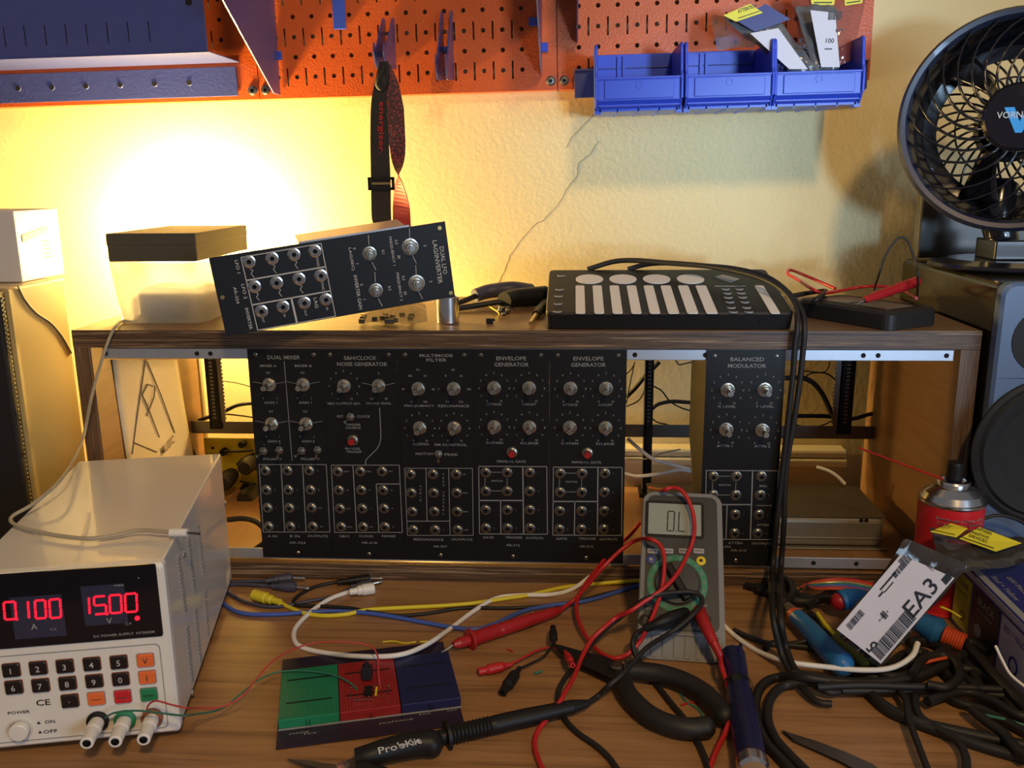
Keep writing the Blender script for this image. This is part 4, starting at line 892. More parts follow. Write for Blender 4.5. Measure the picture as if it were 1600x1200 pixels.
o = b.build('metal_sleeve', 'silver', world=True); tag(o, 'short silver metal sleeve standing beside the loose module', 'sleeve')
def conn(name, label, pts, mt, parts, cat='connector'):
    t = thing(name, label, cat, loc=pts[0]); return t
t = thing('power_connector', 'black angled power connector at the back, left of the controller', 'connector', loc=P(790, 455, z=H+.01))
MB().tube([P(742, 462, z=H+.012), P(765, 455, z=H+.016), P(800, 452, z=H+.018), P(828, 456, z=H+.012)], .0085, 12, r2=.011).build('connector_body', 'grey_blue', t, world=True)
MB().tube([P(698, 478, z=H+.005), P(720, 472, z=H+.007), P(744, 462, z=H+.012)], .0035, 8).build('cord', 'black_rubber', t, world=True)
t = thing('power_connector', 'black rounded power connector in front, touching the controller', 'connector', loc=P(820, 475, z=H+.01))
MB().tube([P(788, 470, z=H+.012), P(805, 466, z=H+.013), P(830, 464, z=H+.013), P(853, 462, z=H+.013)], .011, 12, r2=.0125).build('connector_body', 'black_plastic', t, world=True)
MB().tube([P(700, 484, z=H+.004), P(740, 478, z=H+.006), P(790, 470, z=H+.011)], .0035, 8).build('cord', 'black_rubber', t, world=True)
t = thing('jack_plug', 'black jack plug with gold tip against the left side of the controller', 'jack plug', loc=P(842, 490, z=H))
A = P(853, 472, z=H+.0065); B_ = P(838, 492, z=H+.0055); C_ = P(829, 505, z=H+.0045)
MB().cyl(A, B_, .0058, .005, n=14).build('plug_body', 'black_plastic', t, world=True); MB().cyl(B_, C_, .0031, .0024, n=12).build('plug_tip', 'brass', t, world=True)
t = thing('wire_scrap', 'tangled yellow wire with a small brown part on the cabinet top', 'wire', loc=P(790, 490, z=H))
MB().tube([P(758, 476, z=H+.004), P(768, 481, z=H+.006), P(780, 490, z=H+.004), P(775, 498, z=H+.003), P(768, 501, z=H+.002)], .0009, 6).build('wire', 'yellow_cable', t, world=True)
b = MB(); c0 = P(793, 490, z=H+.004); 
for i in range(7): b.sphere(c0+Vector((random.uniform(-.009, .009), random.uniform(-.006, .006), random.uniform(-.001, .006))), .0032, n=8)
b.tube([c0+Vector((-.008, 0, .006)), c0+Vector((0, -.004, .009)), c0+Vector((.009, 0, .004))], .0008, 5); b.build('component', 'steel_dark', t, world=True)
t = thing('small_clip', 'tiny black clip lying left of the yellow wire scrap', 'clip', loc=P(765, 502, z=H))
c0 = P(765, 501, z=H+.0035); MB().box(c0.x-.004, c0.x+.004, c0.y-.002, c0.y+.002, H+.0002, H+.006).cyl(c0, c0+Vector((.006, 0, .001)), .0015, n=8).build('clip_body', 'black_plastic', t, world=True, bevel=.001)
# ================================================================== INSIDE AND BEHIND THE CABINET
Fp_ = lambda px, py: P(px, py, x=T+.0012)
t = thing('drawing', 'paper sheet with a pencilled triangle drawing taped inside the left cabinet side', 'drawing', loc=Fp_(192, 709))
cs_ = [Fp_(204, 760), Fp_(306, 740), Fp_(276, 562), Fp_(175, 562)]; cs_ = [Vector((T+.0012, c.y, c.z)) for c in cs_]
b = MB(); b.grid(lambda u, v: (cs_[0]*(1-u)*(1-v)+cs_[1]*u*(1-v)+cs_[2]*u*v+cs_[3]*(1-u)*v)+Vector((.0006*math.sin(9*u)+.0004*math.sin(7*v), 0, 0)), 12, 8); b.build('sheet', 'paper', t, world=True, solid=.0005)
Z5b = lambda x, y: P(x/2.857, y/2.857+300, x=T+.0028); b = MB()
for pts in ([(650, 745), (610, 1020), (590, 1170)], [(655, 755), (720, 910), (780, 1075)], [(635, 905), (660, 858), (692, 868), (688, 915), (655, 1000)], [(635, 905), (660, 960), (712, 1095)], [(600, 1120), (700, 1160)]):
    b.tube([Z5b(*p) for p in pts], .0009, 4, k=1)
FT_ = Frame(Z5b(750, 1130), (0, 1, 0), (0, 0, 1)); b.text('MUSIC', (0, 0), .011, .040, z=.0, M=FT_.M, ang=.16); b.build('pencil_lines', 'ink', t, world=True)
YF = .236
t = thing('angle_frame', 'dark perforated angle iron frame standing inside the rack cabinet', 'metal frame', loc=(.5, YF, T))
def zz(px, py, y=YF): return P(px, py, y=y)
b = MB(); x0 = zz(297, 665).x; x1 = zz(1369, 676).x; za = zz(330, 676).z; zb_ = zz(330, 658).z; b.box(x0, x1, YF-.001, YF+.001, za, zb_); b.box(x0, x1, YF, YF+.022, za-.0012, za+.0008); b.build('crossbar', 'steel_dark', t, world=True, bevel=.0005)
for k, (pa, pb) in enumerate(((324, 342), (1008, 1021), (1312, 1334))):
    x = zz(pa, 600).x; x2 = zz(pb, 600).x; b = MB(); b.box(x, x2, YF-.004, YF-.0022, T+(.0 if k == 1 else zb_-.03), H-T-.001); b.box(x, x+.0018, YF-.004, YF+.016, T+(.0 if k == 1 else zb_-.03), H-T-.001)
    o = b.build('post', 'black_plastic', t, world=True); hb = MB()
    zc = zb_+.006
    while zc < H-T-.008: hb.box((x+x2)/2-.0022, (x+x2)/2+.0022, YF-.0044, YF-.0040, zc-.0013, zc+.0013); zc += .0052
    hb.build('perforation', 'steel_dark', o, world=True)
    if k != 1:
        tb = MB(); xx = x2 if k == 0 else x-.006; tb.box(xx, xx+.006, YF-.003, YF-.0015, zb_, H-T-.002)
        zc = zb_+.004
        while zc < H-T-.01: tb.box(xx+(.006 if k == 0 else -.0015), xx+(.0075 if k == 0 else 0), YF-.003, YF-.0015, zc, zc+.0026); zc += .0052
        tb.build('toothed_strip', 'steel_dark', o, world=True)
b = MB(); b.box(zz(1000, 700).x, zz(1026, 700).x, YF-.008, YF+.02, T+.0005, T+.006); b.build('foot', 'black_plastic', t, world=True)
b = MB(); xl = zz(298, 690).x; b.tube([Vector((xl, YF, za)), Vector((xl+.001, YF-.002, za-.02)), Vector((xl+.005, YF, za-.035)), Vector((xl+.004, YF, T+.003))], .002, 6); b.build('leg', 'steel_dark', t, world=True)
t = thing('terminal_board', 'yellow board with round black plugs inside the cabinet behind the power supply', 'terminal board', loc=(.07, .25, T))
xa_, xb_ = zz(319, 700, .25).x, zz(430, 700, .25).x
MB().box(xa_, xb_+.04, .25, .254, T+.0005, zz(350, 685, .25).z).build('board', 'yellow_cable', t, world=True, bevel=.001)
Zi = lambda x, y: (x/3.334+100, y/3.334+540)
for x, y, r in ((890, 660, .0125), (1003, 582, .0115), (1003, 742, .0125)):
    c0 = P(*Zi(x, y), y=.245); b = MB(); b.lathe([(0, .050), (r*.75, .050), (r*.95, .046), (r, .03), (r*.8, .010), (.005, 0)], c0+Vector((0, 0, 0)), (0, -1, 0), 12); b.build('plug', 'black_rubber', t, world=True)
for x, y in ((838, 548), (935, 508), (945, 735)):
    c0 = P(*Zi(x, y), y=.249); b = MB(); b.lathe([(0, .010), (.0045, .010), (.0052, .002), (.0052, 0)], c0, (0, -1, 0), 10); b.build('terminal', 'black_plastic', t, world=True)
for x, y in ((775, 533), (760, 760)):
    c0 = P(*Zi(x, y), y=.249); b = MB(); b.lathe([(0, .001), (.002, .001), (.002, 0)], c0, (0, -1, 0), 10); b.build('screw_hole', 'dark_hole', t, world=True)
def ic(label, pts, r, mt='black_rubber', y=.26, cat='cable', name='cable'): return cable(name, label, mt, [P(a, c, y=y) for a, c in pts], r, cat)
zi = lambda L: [Zi(*p) for p in L]
b_ = [('black lead from the left plug of the yellow board', [(838, 548), (900, 552), (985, 545)], .0016), ('black lead running up from the left plug', [(900, 620), (930, 590), (990, 560)], .0014), ('black lead between the lower plugs', [(935, 660), (965, 655), (1010, 640)], .0016), ('lowest black lead beside the plugs', [(915, 705), (950, 715), (1000, 720)], .0014)]
for l, p, r in b_: ic(l+' inside the cabinet', zi(p), r, y=.225)
ic('thick black cable bundle crossing the bright gap beside the left post', zi([(700, 390), (760, 370), (830, 345), (900, 312), (980, 300), (1040, 300)]), .0028)
ic('dark cable along the crossbar beside the left post', zi([(690, 400), (740, 375), (830, 358), (920, 365), (990, 375)]), .0012)
ic('thin brown wire high in the bright gap beside the left post', zi([(780, 180), (830, 185), (900, 195), (975, 215)]), .0007)
Z4b = lambda L: [Z4(*p) for p in L]
ic('black cable slanting behind the middle post', Z4b([(60, 270), (110, 220), (160, 160), (235, 85)]), .0030, y=.265)
ic('thin black wire drooping at the right edge of the envelope panels', Z4b([(60, 150), (90, 120), (108, 85)]), .0009)
ic('thin black wire hanging down beside the envelope panels', Z4b([(105, 85), (85, 180), (62, 300)]), .0009, y=.262)
ic('thin black wire curling left of the middle post', Z4b([(62, 318), (120, 290), (150, 250), (160, 205)]), .0010, y=.258)
ic('thin black wire curving right of the middle post', Z4b([(200, 210), (245, 235), (290, 290), (350, 325), (420, 345)]), .0011)
ic('black cable leaving the middle post towards the modulator panel', Z4b([(195, 330), (230, 305), (290, 292), (335, 292), (430, 300)]), .0028, y=.255)
ic('short thin wire above the crossbar right of the middle post', Z4b([(200, 382), (225, 400), (280, 412)]), .0010)
ic('thin wire under the top rail beside the modulator bracket', Z4b([(315, 70), (335, 98), (358, 96), (430, 80)]), .0009)
Z8 = lambda L: [(x/3.428+1200, y/3.428+350) for x, y in L]
ic('thick black cable bending down to the right post', Z8([(90, 825), (180, 825), (240, 850), (290, 910), (340, 1010), (385, 1095)]), .0034, y=.25)
ic('thick black cable running level to the right post', Z8([(100, 1030), (200, 1028), (320, 1030), (380, 1045)]), .0030, y=.255)
ic('short thick black cable right of the right post', Z8([(400, 1048), (440, 1045), (480, 1038), (540, 1020), (600, 1010)]), .0028, y=.25)
ic('thin black wire hanging under the rail near the right post', Z8([(330, 735), (322, 770), (290, 795), (180, 785)]), .0009, y=.256)
ic('thin black wire arching into the right post', Z8([(195, 820), (240, 798), (310, 800), (350, 825), (390, 862)]), .0011, y=.262)
ic('thin black wire drooping under the level cable', Z8([(145, 1075), (200, 1085), (280, 1082), (350, 1050)]), .0010, y=.259)
# power strip
Yp = .333
t = thing('power_strip', 'cream power strip mounted on the wall behind the open rack cabinet', 'power strip', loc=(.78, .30, .045))
xa_ = P(978, 720, y=Yp-.03).x-.06; xb_ = P(1326, 712, y=Yp-.03).x
zt_ = P(1300, 704, y=Yp-.03).z; zb0 = P(1300, 730, y=Yp-.03).z
b = MB(); b.box(xa_, xb_, Yp-.032, Yp, zb0, (zb0+zt_)/2-.0005); b.build('lower_housing', 'cream', t, world=True, bevel=.003)
b = MB(); b.box(xa_, xb_, Yp-.030, Yp, (zb0+zt_)/2, zt_); b.build('upper_housing', 'cream', t, world=True, bevel=.004)
c0 = P(1329, 716, y=Yp-.03); 
ic('white cable looping beside the envelope panels', Z4b([(50, 665), (120, 680), (230, 668), (330, 648), (400, 655)]), .0024, 'white_cable', y=.20)
ic('white cable slanting down from the middle post foot', Z4b([(65, 482), (120, 530), (200, 590), (300, 620), (395, 645)]), .0026, 'white_cable', y=.205)
ic('thin brown wire over the power strip', Z4b([(60, 590), (160, 590), (250, 560), (345, 540)]), .0012, 'beige_cable', y=.208)
ic('white cable tail below the power strip on the right', Z4b([(1055, 632), (1110, 650), (1160, 680), (1200, 720)]), .0022, 'white_cable', y=.17)
# chassis
t = thing('metal_chassis', 'low dented grey metal chassis box inside the right half of the cabinet', 'chassis', loc=(.79, .12, T))
xl = P(1012, 760, z=.058).x; xr = P(1385, 852, y=.069).x
MB().box(xl, xr-.004, .070, .180, T+.0005, .0565).build('chassis_body', 'chassis', t, world=True, bevel=.006, seg=3)
MB().box(xl-.001, xr-.003, .071, .181, .0568, .0580).build('chassis_top', 'chassis_top', t, world=True)
MB().box(xl, xr, .062, .0695, T+.0005, T+.0025).box(xl, xr-.006, .0688, .0702, T+.011, T+.0135).build('flange', 'chassis', t, world=True, bevel=.0008)
for px, py in ((1354, 813), (1346, 813)): c0 = P(px, py, y=.070); MB().lathe([(0, .0012), (.0018, .0012), (.0026, 0)], c0, (0, -1, 0), 10).build('screw', 'dark_hole', t, world=True)
ic('black cable from the back of the power supply to the cabinet floor', [(356, 812), (380, 810), (400, 815), (415, 828)], .0034, y=.04)
ic('thick black mains cable behind the power supply', [(362, 880), (385, 868), (405, 855), (430, 838)], .0040, y=.03)

# ================================================================== POWER SUPPLY
A0 = Vector((.229, -.305, 0)); pa = math.radians(12.4); e1 = Vector((math.cos(pa), math.sin(pa), 0)); PWD = .150; PH = .150; PD = .292; PZ = .008
FPS = Frame(A0-e1*PWD+Vector((0, 0, PZ)), e1, (0, 0, 1))
t = thing('power_supply', 'white bench power supply with red digits and keypad, bottom left', 'power supply', FPS.M)
b = MB(); b.box(.0015, PWD-.0015, .001, PH-.001, -PD, -.008); b.build('case', 'white_enamel', t, bevel=.0015)
b = MB(); b.rbox(0, PWD, 0, PH, -.010, 0, .004, e=.0025); b.build('front_bezel', 'white_plastic', t)
q = lambda x, y, h=0: FPS.loc(x, y, h)
Zp = lambda x, y: (x/2.4, y/2.4+700); qp = lambda x, y, h=0: q(*Zp(x, y), h)
tl = qp(-20, 470); tr = qp(585, 435); br_ = qp(613, 705); 
x1 = (tr.x+br_.x)/2; b = MB(); b.rbox(.006, x1, qp(300, 728).y, qp(300, 452).y, 0, .0012, .002); disp = b.build('display', 'display_black', t)
b = MB()
for xa, xb, ya, yb in ((60, 232, 545, 715), (322, 466, 505, 665)): p, r = qp((xa+xa)/2, yb), qp(xb, ya); b.box(p.x, r.x, p.y, r.y, .0012, .0015)
b.build('display_window', 'display_window', disp)
SEG = {'0': 'abcdef', '1': 'bc', '5': 'acdfg'}
def seg7(b, ch, x, y, w_, h, th, sl=.06, z0=.0016, z1=.0020):
    g = th*.35; S = {'a': ((0, h), (w_, h)), 'g': ((0, h/2), (w_, h/2)), 'd': ((0, 0), (w_, 0)), 'f': ((0, h/2), (0, h)), 'b': ((w_, h/2), (w_, h)), 'e': ((0, 0), (0, h/2)), 'c': ((w_, 0), (w_, h/2))}
    for s_ in SEG[ch]:
        (ax, ay), (bx_, by_) = S[s_]; dx, dy_ = (g*1.8, 0) if ay == by_ else (0, g*1.8)
        b.bar((x+ax+dx+ay*sl, y+ay+dy_), (x+bx_-dx+by_*sl, y+by_-dy_), th, z0, z1)
b = MB()
for ch, xl_, xr_, yb, yt in (('0', 22, 60, 640, 572), ('1', 78, 108, 638, 570), ('0', 138, 172, 636, 566), ('0', 192, 228, 634, 562), ('1', 308, 336, 622, 556), ('5', 358, 398, 620, 551), ('0', 416, 456, 616, 546), ('0', 474, 514, 612, 541)):
    p0, p1 = qp(xl_, yb), qp(xr_, yt); seg7(b, ch, p0.x, p0.y, p1.x-p0.x-.001, p1.y-p0.y, .0016)
for x, y in ((66, 638), (404, 618)): p = qp(x, y); b.lathe([(.0011, .0016), (.0011, .0020), (0, .0020)], (p.x, p.y, 0), n=10)
p = qp(517, 634); b.lathe([(.0020, .0016), (.0018, .0026), (0, .003)], (p.x, p.y, 0), n=12)
b.build('digits', 'led_red', disp)
b = MB(); b.text('A', qp(131, 666).xy, .0048, z=.0018); b.text('V', qp(412, 644).xy, .0048, z=.0018); b.text('output', qp(448, 512).xy, .0022, z=.0018); b.text('C.C', qp(203, 675).xy, .0022, z=.0018); b.text('C.V', qp(484, 655).xy, .0022, z=.0018); b.text('DC POWER SUPPLY  HY3005M', qp(468, 694).xy, .0022, .046, z=.0018); b.lathe([(.0006, .0015), (0, .0015)], (qp(521, 484).x, qp(521, 484).y, 0), n=8)
b.build('lettering', 'button_grey', disp)
def key(x, y, s_, mt, col='print_bright', w_=None, h=.0095):
    p = qp(x, y); ww = .0125; b = MB(); b.rbox(p.x-ww/2-.0006, p.x+ww/2+.0006, p.y-.0060, p.y+.0060, 0, .0006, .0015); b2 = MB(); b2.rbox(p.x-ww/2, p.x+ww/2, p.y-.0054, p.y+.0054, .0006, .0026, .0012, e=.0005)
    o = b2.build('key', mt, t); b.build('key_border', 'button_grey' if mt != 'key_black' else 'card_print', o); L = MB(); L.text(s_, p.xy, .0050 if len(s_) == 1 else .0020, w_, z=.0029); L.build('key_legend', col, o)
for s_, x, y in (('1', 44, 831), ('2', 145, 823), ('3', 245, 816), ('4', 346, 808), ('5', 447, 801), ('6', 54, 895), ('7', 154, 888), ('8', 255, 880), ('9', 355, 872), ('0', 454, 864), ('.', 264, 946)): key(x, y, s_, 'key_black')
key(547, 793, 'V', 'key_orange', 'card_dark'); key(554, 857, 'I', 'key_orange', 'card_dark'); key(363, 937, 'Output', 'key_orange', 'card_dark', .008); key(462, 929, 'Clear', 'key_red', 'card_dark', .008); key(560, 921, 'Enter', 'key_green', 'label_black', .008)
b = MB(); pA, pB = qp(20, 1112), qp(655, 740); b.frame_line([tuple(v) for v in rrect(.005, PWD-.009, .006, qp(300, 757).y, .004, 3)], .0006, 0, .0006, close=True); b.build('panel_groove', 'button_grey', t)
b = MB(); b.text('CE', qp(163, 953).xy, .0052, .0105, z=.0006); b.text('POWER', qp(72, 990).xy, .0026, .0165, z=.0006); b.text('ON', qp(188, 1025).xy, .003, .0075, z=.0006); b.text('OFF', qp(190, 1061).xy, .003, .0105, z=.0006)
for x, y in ((146, 1029), (151, 1064)): p = qp(x, y); b.prism([(p.x-.0014, p.y-.001), (p.x+.0014, p.y-.001), (p.x, p.y+.0012)], .0004, .0007)
p = qp(465, 972); b.build('lettering', 'label_black', t)
p = qp(78, 1053); b = MB(); b.lathe([(.0092, 0), (.0092, .0012), (.0080, .0012), (.0078, .0006)], (p.x, p.y, 0), n=28); b.build('button_ring', 'white_enamel', t); b = MB(); b.lathe([(.0074, .0006), (.0074, .006), (.0066, .0068), (0, .007)], (p.x, p.y, 0), n=28); b.build('power_button', 'white_plastic', t)
for x, y, c_ in ((368, 1022, 'black_plastic'), (470, 1017, 'key_green'), (572, 1010, 'card_print')):
    p = qp(x, y); o = MB().lathe([(.0085, 0), (.0085, .0028), (.0070, .0036), (.004, .0036)], (p.x, p.y, 0), n=24).build('terminal_collar', c_, t)
    MB().lathe([(.0058, .0034), (.0062, .012), (.0062, .014), (.0054, .016), (.0052, .030), (.0044, .0305), (.0032, .0305), (.003, .024), (0, .024)], (p.x, p.y, 0), n=20, ms=[0, 0, 0, 0, 0, 0, 1, 1]).build('binding_post', ['white_plastic', 'steel_dark'], o)
# right side details (side plane of the case)
FSD = Frame(FPS.M @ Vector((PWD-.0014, 0, 0)), -FPS.n, (0, 0, 1)); qs = lambda x, y, h=0: FSD.loc(*Zp(x, y), h)
for xa, ya, xb, yb, n in ((668, 405, 695, 610, 15), (705, 340, 730, 540, 15), (742, 285, 762, 465, 13), (700, 665, 720, 870, 15), (732, 600, 752, 800, 15), (768, 530, 780, 700, 12)):
    b = MB()
    for i in range(n):
        p = qs(xa+(xb-xa)*i/(n-1), ya+(yb-ya)*i/(n-1)); b.box(p.x-.004, p.x+.004, p.y-.0008, p.y+.0004, 0, .0012)
    o = b.build('vent_louvre', 'button_grey', t); o.matrix_local = ROOTM[t.name].inverted() @ FSD.M
for x, y in ((843, 208), (861, 543), (720, 916), (688, 400)):
    p = FSD.M @ qs(x, y); MB().lathe([(0, .002), (.0022, .0014), (.003, 0)], p, FSD.n, 10).build('side_screw', 'silver', t, world=True)
for fx in (.02, PWD-.02):
    for fz in (-.03, -PD+.03): c0 = FPS.M @ Vector((fx, 0, fz)); MB().cyl((c0.x, c0.y, .0003), (c0.x, c0.y, PZ+.001), .007, .008, n=14).build('rubber_foot', 'black_rubber', t, world=True)
# hook-up wires from the posts to the breadboard
# ================================================================== ON THE BENCH
# breadboard
pbl, pbr, ptl = P(431, 1172, z=.0006), P(726, 1133, z=.0006), P(447, 1032, z=.0006)
FB = Frame(pbl, pbr-pbl, ptl-pbl); BW = (pbr-pbl).length; BH = (ptl-pbl).length
t = thing('breadboard', 'green, red and navy breadboards side by side on a dark purple base plate', 'breadboard', FB.M)
MB().box(0, BW, 0, BH, 0, .0016).build('base_plate', 'bb_purple', t, bevel=.0003)
Zb = lambda x, y: (x/2.857+340, y/2.857+860); qb = lambda x, y, h=.0016: FB.loc(*Zb(x, y), h)
hb = .0102
y0 = qb(272, 800).y; y1 = qb(293, 535, hb).y; xe = [qb(272, 790).x, qb(547, 770).x, qb(820, 728).x, qb(1087, 690).x]
for i, (nm, col) in enumerate((('green', 'bb_green'), ('red', 'bb_red'), ('navy', 'bb_navy'))):
    b = MB(); b.box(xe[i]+.0003, xe[i+1]-.0003, y0, y1, .0016, hb)
    o = b.build('board', col, t, bevel=.0006); o['label'] = nm+' breadboard block'
    w_ = xe[i+1]-xe[i]; g = MB()
    for f in (.30, .76): g = MB(); g.box(xe[i]+.006, xe[i+1]-.006, y0+(y1-y0)*f-.0009, y0+(y1-y0)*f+.0009, hb, hb+.00025); g.build('centre_groove', 'dark_hole', o)
    g = MB(); g.box(xe[i]+w_/2-.0022, xe[i]+w_/2+.0022, y0-.0018, y0, .003, .0075); g.build('locking_tab', col, o)
b = MB(); b.box(xe[0], xe[3], y0-.0022, y0-.0005, .0016, .0022)
for x, y, w_ in ((365, 806, .016), (415, 808, .01), (748, 762, .010), (825, 750, .018), (925, 722, .010), (1045, 705, .008)): p = qb(x, y); b.text('MADE' if w_ > .012 else 'IO', (p.x, p.y-.003), .0022, w_, z=.0018)
b.build('lettering', 'button_grey', t)
t2 = thing('small_circuit', 'tiny circuit of a dark trimmer and chip plugged into the red breadboard', 'circuit', loc=FB.pt(*Zb(670, 640), hb))
b = MB(); M_ = Matrix.Translation(FB.pt(*Zb(668, 575), hb)+Vector((0, 0, .001))); b.box(-.0045, .0045, -.004, .004, 0, .012, M=M_); b.cyl(M_ @ Vector((0, 0, .012)), M_ @ Vector((0, 0, .0155)), .0022, n=10); b.build('trimmer', 'label_black', t2, world=True, bevel=.0006)
c0 = FB.pt(*Zb(676, 640), hb); M_ = Matrix.Translation(c0+Vector((0, 0, .0008))) @ Matrix.Rotation(.14, 4, 'Z')
MB().box(-.004, .003, -.005, .005, 0, .004, M=M_).build('chip', 'black_plastic', t2, world=True)
MB().box(.0055, .0072, -.006, .006, .0005, .002, M=M_).build('jumper', 'yellow_cable', t2, world=True); b = MB()
for k in range(9): x = -.016+k*.004; b.box(x, x+.0012, -.0085, -.0078, .001, .0022, M=M_); b.box(x, x+.0012, .0075, .0082, .001, .0022, M=M_)
b.box(-.016, -.0155, -.008, .008, .001, .0016, M=M_); b.box(.0165, .017, -.008, .008, .001, .0016, M=M_); b.box(-.012, .004, -.0122, -.0115, .001, .002, M=M_); b.build('bare_wire', 'silver', t2, world=True)
post = lambda x, y, h=.012: FPS.pt(*Zp(x, y), h)
cable('hookup_wire', 'thin red wire from the rightmost binding post to the red breadboard', 'red_wire', [post(550, 995, .006), post(556, 965, .010), post(585, 948, .016), post(640, 962, .020), post(700, 975, .024), P(305, 1106, z=.03), P(345, 1105, z=.02), P(378, 1088, z=.025), P(400, 1062, z=.03), P(430, 1030, z=.035), P(480, 1007, z=.035), P(530, 1003, z=.035), P(575, 1008, z=.030), P(590, 1025, z=.024), P(591, 1050, z=.018), P(594, 1076, z=.011)], .0008, cat='wire')
cable('hookup_wire', 'thin green wire from the leftmost binding post to the red breadboard', 'green_wire', [post(395, 1010, .006), post(430, 993, .012), post(500, 985, .014), post(570, 990, .018), post(650, 1000, .022), post(700, 1003, .024), P(305, 1116, z=.025), P(345, 1108, z=.012), P(375, 1085, z=.012), P(405, 1062, z=.014), P(440, 1049, z=.014), P(490, 1049, z=.014), P(525, 1056, z=.014), P(548, 1068, z=.013), P(558, 1078, z=.011)], .0008, cat='wire')
# patch cables
def plug(t, A, B_, C_, mt, r=.0055, dual=False):
    """moulded plug body A->B with metal tip B->C"""
    L_ = (B_-A).length; b = MB(); b.lathe([(0, 0), (r*.55, 0), (r*.62, L_*.3), (r*.8, L_*.32), (r*.85, L_*.5), (r, L_*.52), (r, L_*.97), (r*.85, L_), (0, L_)], A, B_-A, 16); b.build('plug_body', mt, t, world=True)
    if C_ is not None:
        L2 = (C_-B_).length; b = MB(); b.lathe([(r*.34, 0), (r*.34, L2*.6), (r*.2, L2*.62), (r*.2, L2*.66), (r*.33, L2*.7), (r*.3, L2*.85), (0, L2)], B_, C_-B_, 10); b.build('plug_tip', 'silver', t, world=True)
def patch(label, mt, pts, r, plugs, z=None):
    W = [cp(p, r if z is None else z) for p in pts]; t = thing('patch_cable', label, 'cable', loc=Vector((W[0].x, W[0].y, 0)))
    MB().tube(W, r, 8).build('cord', mt, t, world=True)
    for (A, B_, C_, pm, pr) in plugs:
        g = lambda p: P(p[0], p[1], z=p[2] if len(p) > 2 else pr+.0004) if p is not None else None
        plug(t, g(A), g(B_), g(C_), pm, pr)
    return t
patch('yellow patch cable running left to right across the bench behind the white one', 'yellow_cable', [(436, 941), (452, 949), (475, 958), (505, 962), (540, 960), (575, 953), (640, 949), (700, 946), (745, 942), (790, 935), (830, 929), (880, 918), (935, 912), (1000, 907, .006), (1070, 905, .006), (1130, 906), (1165, 914), (1186, 924)], .0024, [((438, 941), (396, 929), None, 'yellow_cable', .0062), ((1182, 922), (1228, 930), None, 'black_plastic', .006)])
patch('white patch cable curling forward over the breadboard and on to the right', 'white_cable', [(544, 925), (515, 936), (487, 955), (464, 978), (459, 995), (466, 1008), (490, 1017), (540, 1024, .006), (590, 1026, .013), (630, 1022, .014), (665, 1008, .010), (700, 985), (740, 955), (775, 935), (815, 930), (860, 929), (895, 920), (930, 896, .012), (965, 882, .020), (1005, 880, .024), (1040, 900, .006), (1090, 950, .004), (1128, 975), (1150, 995), (1185, 1018), (1230, 1034, .012), (1290, 1042, .014), (1350, 1047, .016), (1395, 1043, .018), (1425, 1025, .025), (1434, 1005, .03)], .0025, [((546, 925), (585, 919), None, 'white_plastic', .0064)])
patch('black patch cable behind the white plug, bending back across the bench', 'black_rubber', [(528, 909), (495, 916), (470, 928), (458, 940), (466, 946), (500, 947), (545, 950), (590, 958), (625, 962), (670, 958), (725, 950), (800, 950), (880, 944), (950, 927), (1000, 915), (1060, 905), (1120, 910)], .0020, [((527, 910), (578, 904), (600, 903.5), 'black_plastic', .0052)])
patch('blue patch cable lying in front of the yellow one', 'blue_cable', [(340, 935), (360, 951), (385, 959), (430, 960), (480, 957), (520, 955), (565, 957), (605, 962), (660, 972), (710, 981), (745, 983), (775, 974), (815, 956), (860, 946), (920, 938), (980, 920), (1050, 900), (1100, 893), (1125, 898), (1155, 910), (1172, 917)], .0024, [((1165, 914), (1215, 925), None, 'black_plastic', .006)])
t = patch('dark grey patch cable, upper of the pair lying beside the power supply', 'grey_blue', [(340, 910), (370, 909), (400, 908), (425, 908)], .0024, [((415, 908), (456, 903), (478, 903.5), 'grey_blue', .0058)])
t = patch('dark grey patch cable, lower of the pair, plug tips pointing right', 'grey_blue', [(340, 914), (375, 913), (410, 915), (432, 917)], .0024, [((425, 916), (462, 917), (484, 919.5), 'grey_blue', .0056)])
patch('grey patch cable snaking between the yellow and white cables to a plug', 'grey_blue', [(345, 922), (362, 930), (385, 941), (420, 948), (450, 946), (480, 940), (520, 932), (545, 921), (560, 915)], .0020, [((548, 917), (580, 912), (599, 908), 'grey_blue', .0048)])
# loose red probe
def probe(label, A, B_, tip, mt, r=.0065, guard=.22, name='test_probe', parent=None):
    """A guard end (near tip), B cable end"""
    t = thing(name, label, 'test probe', loc=Vector((A.x, A.y, 0))); L_ = (B_-A).length
    prof = [(0, 0), (r*.45, 0), (r*.75, L_*.05), (r*.8, L_*.13), (r*1.6, L_*.135), (r*1.6, L_*.155), (r*.95, L_*.16)]
    k = .16
    while k < .40: prof += [(r*.95, L_*k), (r*1.08, L_*(k+.008)), (r*.95, L_*(k+.016))]; k += .022
    prof += [(r*1.02, L_*.42), (r, L_*.62), (r*.8, L_*.9), (r*.45, L_), (0, L_)]
    MB().lathe(prof, A, B_-A, 18).build('handle', mt, t, world=True); d = (A-B_).normalized()
    MB().cyl(A, tip, .0011, .0007, n=8).build('tip', 'silver', t, world=True); return t
probe('red test probe lying behind the breadboard with its steel tip exposed', P(708, 1008, z=.009), P(878, 952, z=.008), P(689, 1020, z=.0035), 'red_plastic', .0068)
probe('black test probe lying in front of the breadboard', P(660, 1158, z=.009), P(918, 1099, z=.010), P(625, 1162, z=.004), 'black_plastic', .0074)
